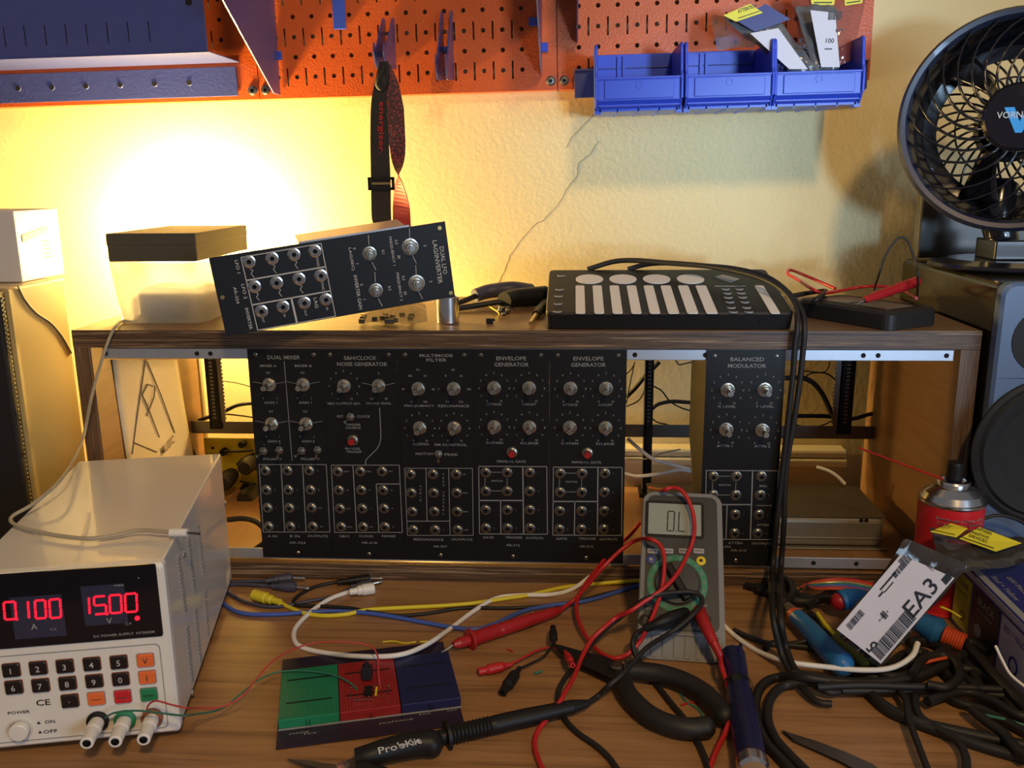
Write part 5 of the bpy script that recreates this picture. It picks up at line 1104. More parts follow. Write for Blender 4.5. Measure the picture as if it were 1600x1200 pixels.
# the multimeter on its stand
e1 = Vector((.9945, -.095, .0)); e2v = Vector((.075, .70, .70))
FD = Frame(P(994, 1029, z=.001), e1, e2v)
t = thing('multimeter', 'grey handheld multimeter reading 0.L standing on the bench before the black panels', 'multimeter', FD.M)
Z6 = lambda x, y: (x/2.609+820, y/2.609+740); qd = lambda x, y, h=0: FD.loc(*Z6(x, y), h)
DW = .084; tp = qd(610, 74).y; DH = tp
b = MB(); n_ = 6
out = rrect(0, DW, 0, DH, .012, n_)
def shp(pts, k0): return [(DW/2+(x-DW/2)*(1-.035*y/DH+.03*(1-math.sin(math.pi*min(1, max(0, y/DH))))*0), y) for x, y in pts]
b.prism(shp(out, 0), -.040, -.003); b.prism(shp(rrect(.001, DW-.001, .001, DH-.001, .012, n_), 0), -.003, .0); b.build('rubber_holster', 'grey_rubber', t, bevel=.002, seg=3)
fy = qd(600, 640).y
b = MB(); b.prism(shp(rrect(.0055, DW-.0055, fy, DH-.0055, .008, n_), 0), 0, .0012); face = b.build('face_plate', 'dmm_face', t, bevel=.0006)
b = MB(); y_ = .004
for i in range(6): xx = .014+i*.0105; b.prism([(xx, .003), (xx+.005, .003), (xx+.0045, fy-.007), (xx+.0005, fy-.007)], 0, .0012)
b.box(.006, DW-.006, fy-.005, fy-.0015, 0, .0022); b.build('grip_ridge', 'grey_rubber', t, bevel=.0008)
p0, p1 = qd(502, 247), qd(718, 132); b = MB(); b.rbox(p0.x-.003, p1.x+.003, p0.y-.003, p1.y+.003, .0012, .0018, .003); b.build('display_surround', 'black_plastic', t); b = MB(); b.rbox(p0.x, p1.x, p0.y, p1.y, .0018, .0021, .001); lcd = b.build('display', 'lcd', t)
b = MB(); 
def segs(b, ch, x, y, w_, h, th):
    for s_ in {'0': 'abcdef', 'L': 'fed'}[ch]:
        (ax, ay), (bx_, by_) = {'a': ((0, h), (w_, h)), 'd': ((0, 0), (w_, 0)), 'f': ((0, h/2), (0, h)), 'b': ((w_, h/2), (w_, h)), 'e': ((0, 0), (0, h/2)), 'c': ((w_, 0), (w_, h/2))}[s_]
        g = th*.6; dx, dy_ = (g, 0) if ay == by_ else (0, g); b.bar((x+ax+dx+ay*.03, y+ay+dy_), (x+bx_-dx+by_*.03, y+by_-dy_), th, .0021, .0023)
a_, c_ = qd(580, 236), qd(608, 158); segs(b, '0', a_.x, a_.y, c_.x-a_.x, c_.y-a_.y, .0013); a2 = qd(626, 238); segs(b, 'L', a2.x, a_.y, c_.x-a_.x, c_.y-a_.y, .0013); pp = qd(617, 238); b.box(pp.x-.0006, pp.x+.0006, a_.y-.0006, a_.y+.0006, .0021, .0023)
b.build('digits', 'lcd_dark', lcd)
for x, s_ in ((521, 'RANGE'), (584, 'MAX'), (649, 'REL'), (709, 'HOLD')):
    p = qd(x, 319); o = MB().rbox(p.x-.0052, p.x+.0052, p.y-.0026, p.y+.0026, .0012, .0026, .001).build('function_button', 'button_grey', t); MB().text(s_, p.xy, .0018, .008, z=.0028).build('legend', 'label_black', o)
for x, y, m_ in ((514, 353, 'button_blue'), (718, 359, 'button_yellow')):
    p = qd(x, y); o = MB().lathe([(.0048, .0012), (.0046, .0028), (0, .0032)], (p.x, p.y, 0), n=20).build('round_button', m_, t); MB().lathe([(.0018, .0033), (0, .0034)], (p.x, p.y, 0), n=12).build('symbol', 'label_black' if m_ == 'button_yellow' else 'button_grey', o)
c0 = qd(621, 450); rx = (qd(745, 450).x-qd(497, 450).x)/2
b = MB(); b.lathe([(rx*.80, .0013), (rx, .0013), (rx, .0018), (rx*.8, .0018), (rx*.8, .0013)], (c0.x, c0.y, 0), n=48, smooth=False); ring = b.build('scale_ring', 'dmm_green', t)
b = MB()
for i in range(18): a = 2*math.pi*i/18+.1; b.text(random.choice(('V', 'mA', 'OFF', 'Hz', 'nF', '20', '200', '2')), (c0.x+math.cos(a)*rx*.9, c0.y+math.sin(a)*rx*.9), .0022, .0042, z=.0020, ang=a-math.pi/2)
b.build('lettering', 'print_white', ring)
b = MB(); b.lathe([(rx*.74, .0012), (rx*.70, .0042), (0, .0046)], (c0.x, c0.y, 0), n=40); rot = b.build('rotary_knob', 'dmm_face', t); b = MB(); an = 2.1; b.box(-rx*.68, rx*.68, -.0042, .0042, .0040, .0110, M=Matrix.Translation((c0.x, c0.y, 0)) @ Matrix.Rotation(an, 4, 'Z')); b.build('pointer_grip', 'black_plastic', rot, bevel=.002)
for x in (490, 560, 640, 735): b = MB(); p = qd(x, 600); b.lathe([(.0060, .0012), (.0060, .0022), (.0044, .0022), (.004, .0006), (0, .0006)], (p.x, p.y, 0), n=18); b.build('input_jack', 'black_plastic', t)
b = MB()
for x, y, s_ in ((520, 552, 'mA'), (738, 540, 'V'), (600, 640, 'COM'), (690, 632, 'CAT III')): b.text(s_, qd(x, y).xy, .0022, z=.0015)
for i in range(4): b.text('600V' if i % 2 else '10A', qd(500+(i % 2)*235, 532+i*10).xy, .0018, z=.0015)
b.build('lettering', 'print_white', t)
b = MB(); yb = DH*.72; O3 = FD.M @ Vector((DW/2, yb, -.040)); bk = FD.M @ Vector((DW/2, 0, -.04)); ft = Vector((O3.x+.02, O3.y+.055, .001))
vs = [O3-FD.e1*.025, O3+FD.e1*.025, ft+FD.e1*.025, ft-FD.e1*.025]; nn = (vs[1]-vs[0]).cross(vs[3]-vs[0]).normalized()*.003
b.add(vs+[v+nn for v in vs], [(0, 1, 2, 3), (7, 6, 5, 4), (0, 4, 5, 1), (1, 5, 6, 2), (2, 6, 7, 3), (3, 7, 4, 0)]); b.build('tilt_stand', 'black_plastic', t, world=True)
# plugs in the meter
D_ = lambda x, y, h: ('f', FD, *Z6(x, y), h)
t = thing('banana_plug', 'red banana plug pushed into the lower right of the grey multimeter', 'plug', loc=P(1120, 1010, z=0.02))
b = MB(); b.tube([cp(D_(712, 565, .004)), cp(D_(722, 590, .018)), cp(D_(745, 640, .026)), cp(D_(770, 690, .028))], .0072, 12, r2=.0050); b.tube([cp(D_(768, 685, .028)), cp(D_(790, 730, .026)), cp(D_(796, 750, .024))], .0044, 10, r2=.0032); b.build('plug_body', 'red_plastic', t, world=True)
t = thing('banana_plug', 'black banana plug lying across the sockets of the grey multimeter', 'plug', loc=P(1030, 980, z=0.02))
b = MB(); b.tube([cp(D_(655, 575, .008)), cp(D_(600, 585, .020)), cp(D_(550, 608, .024)), cp(D_(490, 632, .022))], .0072, 12, r2=.0040); b.build('plug_body', 'black_plastic', t, world=True)
G6 = lambda x, y, z=None: P(*Z6(x, y), z=z if z is not None else .003)
cable('test_lead', 'red test lead looping from the red probe round the left side of the multimeter', 'red_cable',
      [P(876, 952, z=.008), G6(200, 515, .012), G6(260, 450, .03), G6(320, 380, .05), G6(400, 305, .065), G6(455, 272, .075), cp(D_(505, 266, .016)), cp(D_(545, 285, .018)), cp(D_(567, 330, .018)), cp(D_(566, 420, .018)), cp(D_(553, 490, .018)), cp(D_(530, 560, .020)), cp(D_(500, 630, .022)), cp(D_(465, 690, .016)), G6(420, 735, .012), G6(370, 753, .010), G6(315, 735, .008), G6(265, 685, .008), G6(225, 615, .010), G6(210, 545, .012), G6(228, 480, .016), G6(285, 400, .024), G6(355, 315, .035), G6(425, 255, .045), G6(470, 200, .055)], .0022, cat='test lead')
cable('test_lead', 'red test lead draped over the top of the grey multimeter down to the bottom edge', 'red_cable',
      [P(*Z6(520, 95), z=.10)+Vector((0, .03, 0)), cp(D_(560, 68, .004)), cp(D_(600, 57, .012)), cp(D_(640, 70, .014)), cp(D_(672, 120, .012)), cp(D_(690, 190, .010)), cp(D_(688, 260, .010)), cp(D_(665, 325, .010)), cp(D_(620, 410, .018)), cp(D_(565, 468, .022)), cp(D_(490, 520, .024)), cp(D_(430, 560, .024)), G6(375, 585, .035), G6(320, 630, .028), G6(270, 680, .02), G6(232, 750, .014), G6(200, 830, .014), G6(165, 890, .016), G6(140, 935, .015), G6(85, 1005, .006), G6(48, 1060, .004), G6(40, 1110, .003), G6(55, 1165, .003), G6(85, 1230, .003)], .0022, cat='test lead')
cable('test_lead', 'red test lead running from the red plug down past the black handles', 'red_cable',
      [cp(D_(796, 750, .024)), G6(803, 790, .020), G6(822, 850, .014), G6(838, 920, .012), G6(838, 990, .012), G6(815, 1060, .006), G6(785, 1120, .004), G6(762, 1175, .003), G6(740, 1230, .003)], .0024, cat='test lead')
cable('test_lead', 'black test lead looping from the black probe over the face of the grey multimeter', 'black_rubber',
      [P(918, 1099, z=.010), G6(300, 905, .010), G6(345, 862, .022), G6(400, 815, .028), G6(440, 770, .030), G6(500, 708, .034), cp(D_(575, 660, .030)), cp(D_(640, 615, .026)), cp(D_(695, 565, .022)), cp(D_(722, 525, .016)), cp(D_(712, 495, .014)), cp(D_(670, 482, .014)), cp(D_(610, 484, .018)), cp(D_(550, 492, .022)), cp(D_(480, 518, .022)), G6(400, 578, .032), G6(340, 625, .022), G6(280, 685, .016), G6(220, 765, .012), G6(160, 840, .010), G6(137, 895, .006), G6(140, 950, .004), G6(170, 1010, .003), G6(220, 1060, .003), G6(290, 1108, .003), G6(345, 1160, .003), G6(390, 1225, .003)], .0024, cat='test lead')
cable('test_lead', 'black test lead from the black plug running under the black handles to the lower edge', 'black_rubber',
      [cp(D_(490, 632, .022)), cp(D_(455, 655, .018)), G6(440, 690, .022), G6(452, 740, .012), G6(490, 795, .004), G6(545, 870, .003), G6(600, 940, .003), G6(650, 1000, .003), G6(700, 1085, .003), G6(735, 1160, .003), G6(755, 1230, .003)], .0026, cat='test lead')
# big pliers
t = thing('pliers', 'large cutting pliers with thick black handles in front of the grey multimeter', 'pliers', loc=P(980, 1050, z=0))
MB().tube([G6(405, 800, .012), G6(470, 805, .012), G6(560, 818, .012), G6(650, 848, .012), G6(730, 895, .012), G6(790, 955, .012), G6(812, 985, .012)], .0085, 14, r2=.0088).build('handle', 'black_rubber', t, world=True, bevel=0)
MB().tube([G6(395, 830, .010), G6(415, 890, .010), G6(465, 950, .010), G6(530, 1000, .010), G6(610, 1030, .010), G6(680, 1040, .010), G6(735, 1035, .010)], .0085, 14, r2=.0090).build('handle', 'black_rubber', t, world=True)
pj = [(112, 692), (150, 700), (240, 725), (330, 745), (400, 780), (412, 830), (380, 850), (300, 810), (220, 775), (150, 730)]
b = MB(); b.add([G6(x, y, .006) for x, y in pj]+[G6(x, y, .013) for x, y in pj], [tuple(range(10)), tuple(range(10, 20))]+[(i, (i+1) % 10, 10+(i+1) % 10, 10+i) for i in range(10)]); b.build('jaws', 'black_plastic', t, world=True, bevel=.001)
MB().lathe([(.007, 0), (.007, .002), (.004, .003), (0, .003)], G6(375, 790, .0132), (0, 0, 1), 18).build('pivot', 'steel_dark', t, world=True)
for q_c, rr in ((G6(812, 985, .012), .0088), (G6(735, 1035, .010), .0090)): MB().sphere(q_c, rr, n=14).build('handle_end', 'black_rubber', t, world=True)
# clip leads
def clip(t, A, B_, mt, r=.0046, jaw=None):
    L_ = (B_-A).length; MB().lathe([(0, 0), (r*.45, 0), (r*.6, L_*.2), (r, L_*.3), (r*1.05, L_*.7), (r*.75, L_*.78), (r*.75, L_), (r*.3, L_)], A, B_-A, 12).build('clip_boot', mt, t, world=True)
t = thing('clip_lead', 'short red clip lead with insulated clips between the red probe and the pliers', 'clip lead', loc=P(800, 1040, z=0))
MB().tube([P(798, 1038, z=.005), P(815, 1029, z=.006), P(838, 1017, z=.006), P(862, 1011, z=.006), P(880, 1016, z=.008), P(886, 1022, z=.010)], .0011, 6).build('cord', 'red_cable', t, world=True)
clip(t, P(800, 1038, z=.0055), P(747, 1050, z=.005), 'red_cable'); clip(t, P(883, 1018, z=.014), P(895, 1040, z=.018), 'red_cable', .0034)
t = thing('clip_lead', 'short black clip lead with insulated clips beside the red one', 'clip lead', loc=P(800, 1060, z=0))
MB().tube([P(811, 1045, z=.005), P(835, 1034, z=.004), P(850, 1025, z=.006), P(863, 1008, z=.010)], .0013, 6).build('cord', 'black_rubber', t, world=True)
clip(t, P(812, 1044, z=.0055), P(785, 1082, z=.005), 'black_plastic', .0052); clip(t, P(865, 1008, z=.012), P(864, 980, z=.014), 'black_plastic', .004)
def scrap(label, mt, pts, r=.0009): cable('wire_scrap', label, mt, pts, r, cat='wire')
scrap('yellow wire offcut behind the breadboard, longer one', 'yellow_cable', [(598, 1003), (615, 1002), (632, 1005), (650, 1003)])
scrap('yellow wire offcut behind the breadboard, shorter one under the white cable', 'yellow_cable', [(656, 1003), (668, 1002)])
scrap('tiny red wire offcut between red probe and clips', 'red_cable', [(793, 1014), (801, 1018)])
scrap('tiny teal wire offcut left of the pliers', 'teal_wire', [(835, 1052), (847, 1049)], .0012)
scrap('red wire offcut between the plier handles', 'red_cable', [(1064, 1102), (1078, 1098), (1092, 1097)])
scrap('thin teal wire curving between the plier handles', 'teal_wire', [(1062, 1082), (1072, 1096), (1090, 1108), (1101, 1123)])
scrap('fine yellow scrap of wire beside the red probe', 'yellow_cable', [(829, 960), (833, 956)], .0008)
# long nose pliers at the bottom edge
t = thing('pliers', 'long nose pliers with slim black grips reading ProsKit at the bottom edge', 'pliers', loc=P(600, 1185, z=0))
Zg = Zb; g = lambda x, y, z: P(*Zg(x, y), z=z)
MB().tube([g(622, 932, .010), g(680, 915, .012), g(760, 890, .013), g(850, 870, .013), g(920, 860, .013), g(950, 862, .012)], .0085, 14, r2=.0108).build('handle', 'black_plastic', t, world=True)
MB().sphere(g(950, 862, .012), .0108, n=14).build('handle_end', 'black_plastic', t, world=True)
MB().tube([g(640, 985, .009), g(720, 1010, .010), g(800, 1045, .011)], .0080, 12).build('handle', 'black_plastic', t, world=True)
pj = [(308, 930), (400, 934), (470, 948), (545, 955), (600, 925), (645, 935), (640, 965), (590, 985), (500, 985), (430, 968), (360, 948)]
b = MB(); N = len(pj); b.add([g(x, y, .003) for x, y in pj]+[g(x, y, .009) for x, y in pj], [tuple(range(N)), tuple(range(N, 2*N))]+[(i, (i+1) % N, N+(i+1) % N, N+i) for i in range(N)]); b.build('jaws', 'steel_dark', t, world=True, bevel=.0008)
MB().lathe([(.005, 0), (.005, .0012), (0, .0014)], g(560, 965, .0092), (0, 0, 1), 14).build('pivot', 'silver', t, world=True)
pA = g(690, 882, .0235); pB = g(885, 832, .0235); FT = Frame(pA, pB-pA, Vector((-(pB-pA).y, (pB-pA).x, .9*(pB-pA).length*.6))); b = MB(); b.text("Pro'sKit", (.021, -.0035), .0058, .034, z=0, M=FT.M); b.text('PM-396', ((pB-pA).length*.84, -.0040), .0030, .018, z=0, M=FT.M)
b.build('lettering', 'print_bright', t, world=True)
# desoldering tool
t = thing('desoldering_pump', 'navy blue desoldering pump with forked top and silver end lying towards the viewer', 'tool', loc=P(1160, 1100, z=0))
A = G6(868, 865, .0125); B_ = G6(925, 1172, .0125); ax = B_-A; L_ = ax.length
MB().lathe([(0, 0), (.0095, 0), (.0102, .004), (.0108, .01), (.0118, L_*.6), (.0118, L_), (0, L_)], A, ax, 24).build('barrel', 'tool_navy', t, world=True)
MB().lathe([(.0119, 0), (.0124, .002), (.0124, .012), (.0105, .015), (0, .016)], B_, ax, 24).build('end_cap', 'silver', t, world=True)
C_ = G6(848, 745, .0125); MB().tube([A+ax.normalized()*.004, A.lerp(C_, .5), C_], .0105, 14, r2=.0120).build('collar', 'tool_navy', t, world=True)
MB().lathe([(.0045, 0), (.0045, .002), (0, .002)], G6(862, 838, .0225), (0, -.5, 1), 14).build('release_hole', 'dark_hole', t, world=True)
for sx, px, py in ((-1, 812, 720), (1, 880, 695)):
    p = G6(px, py, .014); p2 = G6(px+(10 if sx < 0 else -8), 760, .0125); MB().tube([p2, p2.lerp(p, .6), p], .0042, 8, r2=.0016).build('fork_tip', 'tool_navy', t, world=True)
C9 = G6(848, 745, .0125); MB().lathe([(.0122, 0), (.0126, .002), (.0122, .004)], A-ax.normalized()*.001, ax, 24).build('ring', 'black_plastic', t, world=True)
# ---- right hand heap
Zr = lambda x, y: (x/2.609+1150, y/2.609+740); r_ = lambda x, y, z=.004: P(*Zr(x, y), z=z)
def kc(label, pts, r, mt='black_rubber', z=.004, name='cable'): return cable(name, label, mt, [r_(*p) if len(p) == 3 else r_(*p, z) for p in pts], r)
kc('thick black cable, outermost loop of the coil in front of the hanging pair', [(380, 845, .016), (270, 830, .016), (175, 830), (110, 860), (80, 930), (88, 1020), (125, 1100), (180, 1160), (240, 1225)], .0042)
kc('thick black cable, inner loop of the coil in front of the hanging pair', [(420, 860, .010), (280, 850, .010), (190, 868), (140, 920), (128, 1000), (160, 1080), (215, 1145), (300, 1230)], .0042, z=.005)
kc('black cable curving along the bench left of the blue handled cutters', [(-10, 637), (60, 668), (130, 692), (210, 696), (270, 685, .008), (340, 665, .012)], .0026)
kc('black cable with small bend beside the hanging pair', [(118, 715), (150, 692), (230, 700), (320, 712), (420, 740)], .0030)
kc('heavy black cable sweeping from the heap to the right edge, upper of two', [(520, 870), (590, 935), (670, 985), (770, 1020), (900, 1050), (1040, 1080), (1190, 1110)], .0046, z=.006)
kc('heavy black cable sweeping from the heap to the right edge, lower of two', [(540, 890), (620, 965), (720, 1010), (860, 1062), (1000, 1110), (1190, 1165)], .0046, z=.005)
kc('black cable lying level above the coil to the right', [(230, 812), (360, 840), (500, 852), (640, 845), (760, 820), (860, 775), (930, 735)], .0042, z=.012)
kc('black cable running level towards the blue box, upper one', [(330, 870), (500, 862), (700, 868), (880, 870), (1080, 880)], .0034, z=.014)
kc('black cable running level towards the blue box, lower one', [(430, 885), (600, 884), (800, 885), (1000, 895), (1090, 905)], .0034, z=.009)
kc('thin black cable crossing down from the heap to the bottom edge', [(640, 860), (690, 920), (705, 1000), (740, 1100), (790, 1230)], .0030, z=.010)
kc('black cable dropping from the heap past the sweeping cables', [(740, 860), (730, 930), (750, 990), (820, 1040), (900, 1090), (935, 1150), (940, 1230)], .0034, z=.007)
kc('black cable arcing between the heap and the right edge', [(830, 880), (900, 930), (1000, 960), (1100, 1010), (1190, 1060)], .0036, z=.006)
kc('black cable hooking through the heap below the bag', [(560, 800), (650, 830), (760, 800), (820, 740), (880, 700), (960, 690), (1030, 730)], .0046, z=.010)
kc('black cable deep in the heap behind the bag tip', [(480, 760), (600, 800), (720, 770), (840, 790), (960, 800), (1060, 850)], .0046, z=.006)
kc('black cable at the back of the heap below the blue handle', [(300, 570), (360, 620), (420, 700), (520, 760), (640, 780)], .0038, z=.006)
kc('black cable bundle behind the blue handled cutters', [(190, 500), (260, 520), (340, 510), (420, 470), (500, 475)], .0050, z=.008)
kc('dark cable crossing behind the hanging pair at the rail', [(100, 470), (160, 450), (210, 470), (260, 500), (330, 520)], .0050, z=.006)
kc('dark cable coil at the foot of the rail', [(165, 425), (215, 440), (230, 490), (190, 520), (155, 490), (160, 450)], .0045, z=.012)
kc('black cable trailing under the blue box corner', [(860, 640), (920, 700), (980, 780), (1060, 860), (1130, 960), (1190, 1000)], .0046, z=.006)
kc('black cable filling the gap between bag and blue box', [(700, 690), (780, 680), (860, 720), (900, 800), (960, 860), (1050, 900)], .0050, z=.008)
for lb, pp, rr, zz_ in (
  ('black cable lying in front of the blue carton, nearest it', [(900, 660), (980, 740), (1050, 820), (1130, 900), (1190, 960)], .0048, .014),
  ('black cable crossing the heap behind the teal wire', [(780, 930), (860, 900), (950, 890), (1050, 930), (1140, 980), (1190, 990)], .0044, .010),
  ('black cable snaking from under the white cable to the heap', [(620, 790), (680, 740), (760, 730), (820, 780), (900, 850), (980, 870)], .0046, .006),
  ('black cable loop around the orange wire offcut', [(720, 820), (760, 760), (840, 740), (900, 770), (910, 830), (860, 870), (780, 860)], .0040, .018),
  ('black cable from the heap running under the screwdriver', [(760, 640), (830, 690), (900, 740), (960, 800), (1000, 880), (1080, 950)], .0044, .005),
  ('black cable beside the lower right corner of the photo', [(960, 960), (1020, 1010), (1090, 1060), (1140, 1120), (1190, 1160)], .0044, .012),
  ('black cable tucked between the cutters and the labelled bag', [(330, 640), (370, 700), (440, 780), (520, 820), (620, 830), (700, 850)], .0040, .006)):
    kc(lb, pp, rr, z=zz_)
cable('wire', 'thin teal wire pointing at the bottom of the blue box', 'teal_wire', [r_(948, 962, .012), r_(1020, 985, .010), r_(1100, 1003, .008), r_(1190, 1030, .006)], .0013, cat='wire')
cable('wire', 'short orange wire offcut in the black cable heap', 'tool_orange', [r_(765, 772, .016), r_(820, 758, .018), r_(872, 748, .018)], .0016, cat='wire')
# ribbon of coloured wires
for i, (m_, nm) in enumerate((('red_cable', 'red'), ('tool_orange', 'orange'), ('brass', 'tan'), ('teal_wire', 'teal'), ('blue_cable', 'blue'), ('red_wire', 'dull red'), ('tool_orange', 'lower orange'))):
    dy_ = i*7; cable('ribbon_wire', nm+' strand of the fanned multicoloured wires at the foot of the rail', m_, [r_(262+i*3, 462-i*2, .010), r_(320, 440+dy_*.7, .016), r_(400, 428+dy_, .020), r_(480, 432+dy_, .018), r_(560, 448+dy_, .014)], .0011, cat='wire', group=None)
# scissors/tweezers
t = thing('tweezers', 'flat grey steel tweezers half hidden by the black coil at the bottom edge', 'tweezers', loc=r_(360, 1120, 0))
pl = [(188, 1044), (230, 1060), (330, 1090), (450, 1135), (560, 1185), (600, 1225), (520, 1225), (430, 1175), (320, 1125), (240, 1090)]
b = MB(); N = len(pl); b.add([r_(x, y, .0008) for x, y in pl]+[r_(x, y, .0045) for x, y in pl], [tuple(range(N)), tuple(range(N, 2*N))]+[(i, (i+1) % N, N+(i+1) % N, N+i) for i in range(N)]); b.build('blade', 'steel_dark', t, world=True, bevel=.0005)
# blue handled cutters
t = thing('wire_cutters', 'wire cutters with a fat blue handle lying left of the labelled bag', 'wire cutters', loc=r_(300, 650, 0))
MB().tube([r_(248, 585, .014), r_(290, 625, .014), r_(340, 680, .014), r_(390, 735, .014), r_(430, 775, .014)], .0085, 16, r2=.0115).build('handle', 'tool_blue', t, world=True)
MB().sphere(r_(430, 776, .014), .0115, n=14).build('handle_end', 'tool_blue', t, world=True)
MB().sphere(r_(240, 578, .0135), .008, n=12).build('grip_tip', 'tool_orange', t, world=True)
pl = [(190, 530), (215, 522), (245, 545), (258, 580), (232, 590), (205, 560)]
b = MB(); N = len(pl); b.add([r_(x, y, .008) for x, y in pl]+[r_(x, y, .016) for x, y in pl], [tuple(range(N)), tuple(range(N, 2*N))]+[(i, (i+1) % N, N+(i+1) % N, N+i) for i in range(N)]); b.build('jaws', 'nickel', t, world=True, bevel=.0008)
t = thing('pliers', 'pliers with short blue and red handles behind the labelled bag', 'pliers', loc=r_(450, 510, 0))
MB().tube([r_(425, 520, .022), r_(460, 510, .024), r_(520, 520, .026), r_(600, 560, .026)], .0105, 14, r2=.012).build('handle', 'tool_blue', t, world=True); MB().sphere(r_(420, 521, .021), .0092, n=12).build('grip_tip', 'red_plastic', t, world=True)
MB().tube([r_(415, 522, .020), r_(370, 515, .016), r_(330, 520, .012), r_(290, 545, .010)], .0052, 10, r2=.003).build('jaws', 'black_plastic', t, world=True)
c_s = [r_(330, 515, .018), r_(360, 530, .022), r_(400, 520, .02)]
t = thing('screwdriver', 'screwdriver with blue body and ribbed orange collar poking out right of the bag', 'screwdriver', loc=r_(820, 640, 0))
A = r_(740, 600, .022); B_ = r_(845, 655, .018); C_ = r_(925, 690, .015)
MB().lathe([(.010, 0), (.0135, .02), (.013, (B_-A).length*.8), (.009, (B_-A).length), (0, (B_-A).length)], A, B_-A, 20).build('handle', 'tool_blue', t, world=True)
prof = [(0, 0)]; k = 0; L_ = (C_-B_).length
while k < 1: prof += [(.0088, L_*k), (.0096, L_*(k+.05)), (.0088, L_*(k+.1))]; k += .14
MB().lathe(prof+[(.006, L_)], B_, C_-B_, 18).build('collar', 'tool_orange', t, world=True)
t = thing('marker_tool', 'olive yellow tool tip with a yellow stem under the labelled bag', 'tool', loc=r_(480, 720, 0))
MB().tube([r_(332, 570, .018), r_(360, 610, .018), r_(395, 650, .018), r_(422, 680, .018)], .0022, 8).build('stem', 'yellow_cable', t, world=True)
MB().tube([r_(415, 672, .017), r_(460, 710, .015), r_(510, 750, .013), r_(560, 785, .012)], .009, 14, r2=.0115).build('handle', 'olive_handle', t, world=True)
cable('wire', 'stiff yellow wire end poking right from behind the labelled bag', 'yellow_cable', [r_(835, 543, .05), r_(875, 560, .045), r_(915, 585, .04)], .0011, cat='wire')
# blue box
BX = .9395; FX = Frame((BX, -.066, .0006), (0, -1, 0), (0, 0, 1)); BL = .30; BHt = .0690; BWd = .11
t = thing('cable_box', 'dark blue cardboard carton with yellow and black panels at the right edge', 'box', FX.M)
b = MB(); b.box(0, BL, 0, BHt, -BWd, 0); b.build('carton', 'box_blue', t, bevel=.0008)
qx = lambda x, y, h=0: FX.loc(*Zr(x, y), h)
b = MB(); b.box(.001, BL-.001, BHt-.0065, BHt-.001, 0, .0004); b.build('pale_stripe', 'box_lilac', t)
pa_ = qx(940, 430).x; px_ = qx(1005, 520).x; p3 = qx(1140, 650).x
def pan(x0, x1, y0, y1, mt, nm): return MB().box(x0, x1, y0, y1, 0, .0004).build(nm, mt, t)
pan(.004, .040, .004, BHt-.010, 'label_olive', 'yellow_panel'); pan(.044, .098, .004, BHt-.010, 'box_black', 'black_panel'); pan(.102, .160, .004, BHt-.010, 'box_lilac', 'lilac_panel'); pan(.164, .22, .004, BHt-.010, 'box_black', 'black_panel')
b = MB(); b.text('CLEAR', (.021, BHt-.019), .0058, .024, z=.0006); b.text('Pack of 10', (.022, BHt-.028), .003, .022, z=.0006); b.lathe([(.005, .0004), (.005, .0007), (.004, .0007)], (.026, .018, 0), n=20); b.build('printing', 'label_black', t)
b = MB(); b.text('BLACK', (.072, BHt-.019), .0075, .034, z=.0006); b.text('Fits to Rodent', (.072, BHt-.028), .0032, .030, z=.0006); b.lathe([(.0065, .0004), (.0065, .0007), (0, .0007)], (.060, .020, 0), n=24); b.build('printing', 'print_white', t)
b = MB(); b.text('RED + YELLOW', (.131, BHt-.019), .0055, .045, z=.0006); b.lathe([(.0085, .0004), (.0085, .0007), (.006, .0007)], (.131, .024, 0), n=24); b.build('printing', 'box_blue', t)
FTp = Frame((BX, -.066, BHt+.0008), (0, -1, 0), (1, 0, 0)); b = MB()
for x_, y_, s_, w_ in ((.07, .016, 'Red + Yellow', .050), (.065, .030, '600 Pieces', .04), (.08, .042, '60 Assorted', .044), (.14, .016, 'CLEAR + BLACK', .05), (.14, .030, '7 boxes', .026)): b.text(s_, (x_, y_), .0055, w_, z=.0, M=FTp.M)
b.box(.002, BL-.002, .002, .009, -.0004, .0002, M=FTp.M); b.build('lettering', 'print_white', t, world=True)
# bag with label
ztl = .118; lab = [P(1376, 1037, z=.022), P(1491, 903, z=.092), P(1407, 866, z=.122), P(1307, 983, z=.058)]
nl = (lab[1]-lab[0]).cross(lab[3]-lab[0]).normalized(); nl = nl if nl.dot(CAM-lab[0]) > 0 else -nl
def onlab(px, py, off=0.):
    d = ray(px, py); tt = (lab[0]-CAM+nl*off).dot(nl)/d.dot(nl); return CAM+d*tt
t, _, _ = bag('labelled_bag', 'crinkled dark see-through bag with a big white EA3 barcode label, lying on the cable heap', [onlab(*Zr(590, 800), -.006), onlab(*Zr(945, 370), -.006), onlab(*Zr(690, 262), -.006), onlab(*Zr(405, 655), -.006)], 'bag_static', .007, .004, 12)
sticker('paper_label', 'label_white', t, None, plane=lambda px, py: onlab(px, py, .010), items=None) if False else None
o = sticker('paper_label', 'label_white', t, [(1376, 1037), (1491, 903), (1407, 866), (1307, 983)], plane=lambda px, py: onlab(px, py, .009),
  items=[('T', 'EA3', .66, .14+.10, .30, .36), ('T', '5', .05, .33, .20, None, 1.5), ('BAR', .0+.02, .50, .05, .30, .8), ('BAR', .02, .20, .80, .92, .7), ('BAR', .30, .34, .46, .60, .6), ('T', 'A-EA3-5', .31, .53, .04, .12), ('R', .40, .46, .80, .83), ('R', .46, .58, .78, .80), ('R', .45, .66, .86, .89), ('BAR', .62, .84, .80, .90, .8), ('T', 'MN: 300017', .90, .50, .03, .14, -1.5), ('R', .90, .985, .04, .17), ('BAR', .74, .9, .90, .97, .6)])
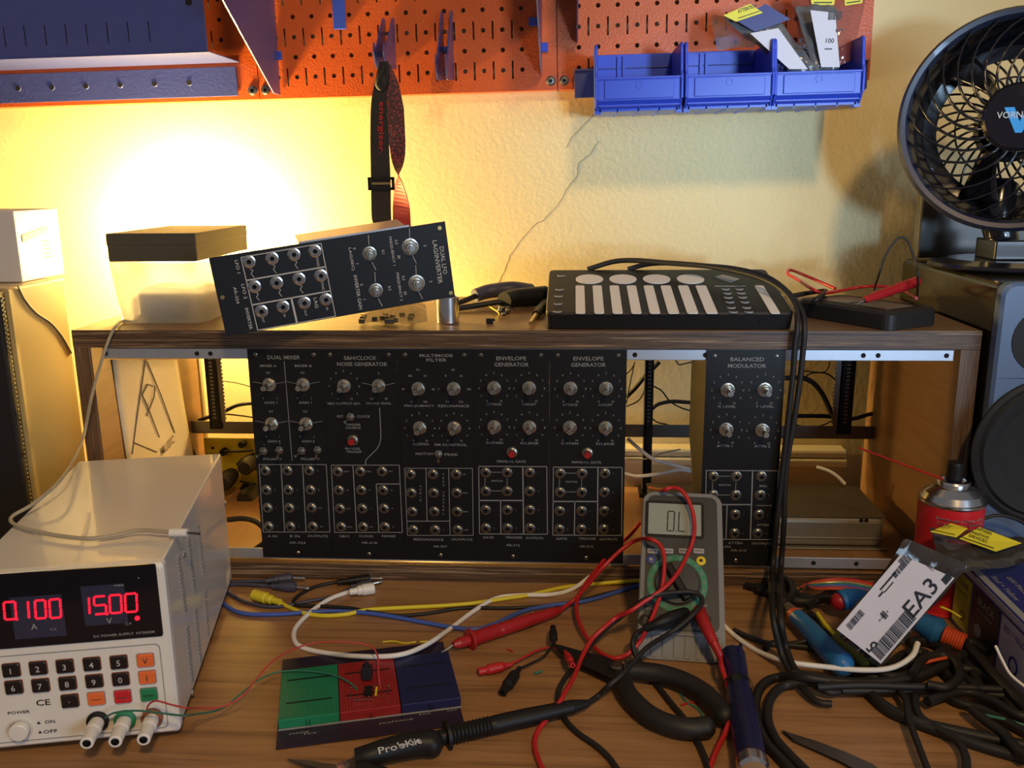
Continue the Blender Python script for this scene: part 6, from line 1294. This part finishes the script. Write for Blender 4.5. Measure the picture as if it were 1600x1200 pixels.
# back flap of the same bag resting over the blue box, with yellow stickers
zb3 = .080
t2, _, _ = bag('antistatic_bag', 'smoky bag with two yellow caution stickers lying on the corner of the blue carton', [P(1478, 898, z=.090), P(1600, 880, z=zb3), P(1610, 842, z=zb3+.006), P(1450, 824, z=.105)], 'bag_static', .004, .003, 10)
sticker('yellow_sticker', 'label_yellow', t2, [(1453, 831), (1494, 840), (1512, 826), (1486, 818)], zs=(.112, .112, .118, .118), items=[('R', .08, .92, .1, .14), ('T', 'CAUTION', .5, .5, .3, .7), ('R', .08, .92, .86, .9)])
sticker('yellow_sticker', 'label_yellow', t2, [(1499, 842), (1556, 862), (1596, 849), (1530, 824)], zs=(.104, .096, .096, .108), items=[('R', .06, .94, .08, .11), ('R', .06, .94, .88, .91), ('T', 'ATTENTION', .5, .74, .16, .7), ('T', 'SENSITIVE', .5, .5, .14, .6), ('T', 'DEVICES', .5, .3, .14, .5)])
cable('wire', 'white cable tie standing up in front of the blue carton', 'white_cable', [r_(1058, 703, .066), r_(1085, 760, .060), r_(1120, 820, .054), r_(1185, 875, .050)], .0012, cat='wire')
# spray can
c0 = P(1485, 800, y=-.033); c0.z = 0
zt = P(1485, 795, y=-.066).z
t = thing('spray_can', 'red and silver spray can with black nozzle standing before the right end of the cabinet', 'spray can', loc=c0)
R_ = .0318
b = MB(); b.lathe([(0, .0005), (R_, .0005), (R_+.0008, .002), (R_, .004), (R_, zt-.004)], c0, (0, 0, 1), 40); b.build('can_body', 'can_red', t, world=True)
b = MB(); b.lathe([(R_, zt-.004), (R_+.0014, zt-.002), (R_+.0014, zt), (R_-.001, zt+.0005), (R_-.004, zt+.007), (R_-.012, zt+.013), (.0155, zt+.015), (.0165, zt+.0175), (.0155, zt+.0195), (.012, zt+.0195), (.0115, zt+.016), (.006, zt+.016), (.005, zt+.02)], c0, (0, 0, 1), 40); b.build('dome', 'silver', t, world=True)
b = MB(); b.lathe([(.0075, zt+.018), (.0082, zt+.021), (.0078, zt+.036), (.007, zt+.0385), (0, zt+.039)], c0, (0, 0, 1), 20); noz = b.build('nozzle', 'black_plastic', t, world=True)
b = MB()
def onc(b, s_, zc, h, w_):
    vs, fs, x0, x1, y0, y1 = glyph(s_); sx = w_/(x1-x0); sy = h/.7; out = []
    for v in vs: a = (v.x-(x0+x1)/2)*sx/R_ - .02; out.append((c0.x+math.sin(a)*(R_+.0004), c0.y-math.cos(a)*(R_+.0004), zc+(v.y)*sy))
    b.add(out, fs)
onc(b, 'Ideal for use at home, office,', zt-.015, .0028, .050); onc(b, 'for workshops, or school and', zt-.0195, .0026, .048); onc(b, 'industrial cleaning use', zt-.024, .0026, .040)
b.build('lettering', 'print_white', t, world=True)
p0 = P(1474, 749, y=c0.y-.006); p1 = P(1342, 700, y=.02); MB().cyl(p0, p1, .0011, n=8).build('straw', 'red_cable', t, world=True)
cable('cable', 'thin black cable arching from the spray can to the speaker', 'black_rubber', [P(1532, 812, y=-.045), P(1560, 805, y=-.045), P(1590, 812, y=-.045), P(1610, 825, y=-.045)], .0018)
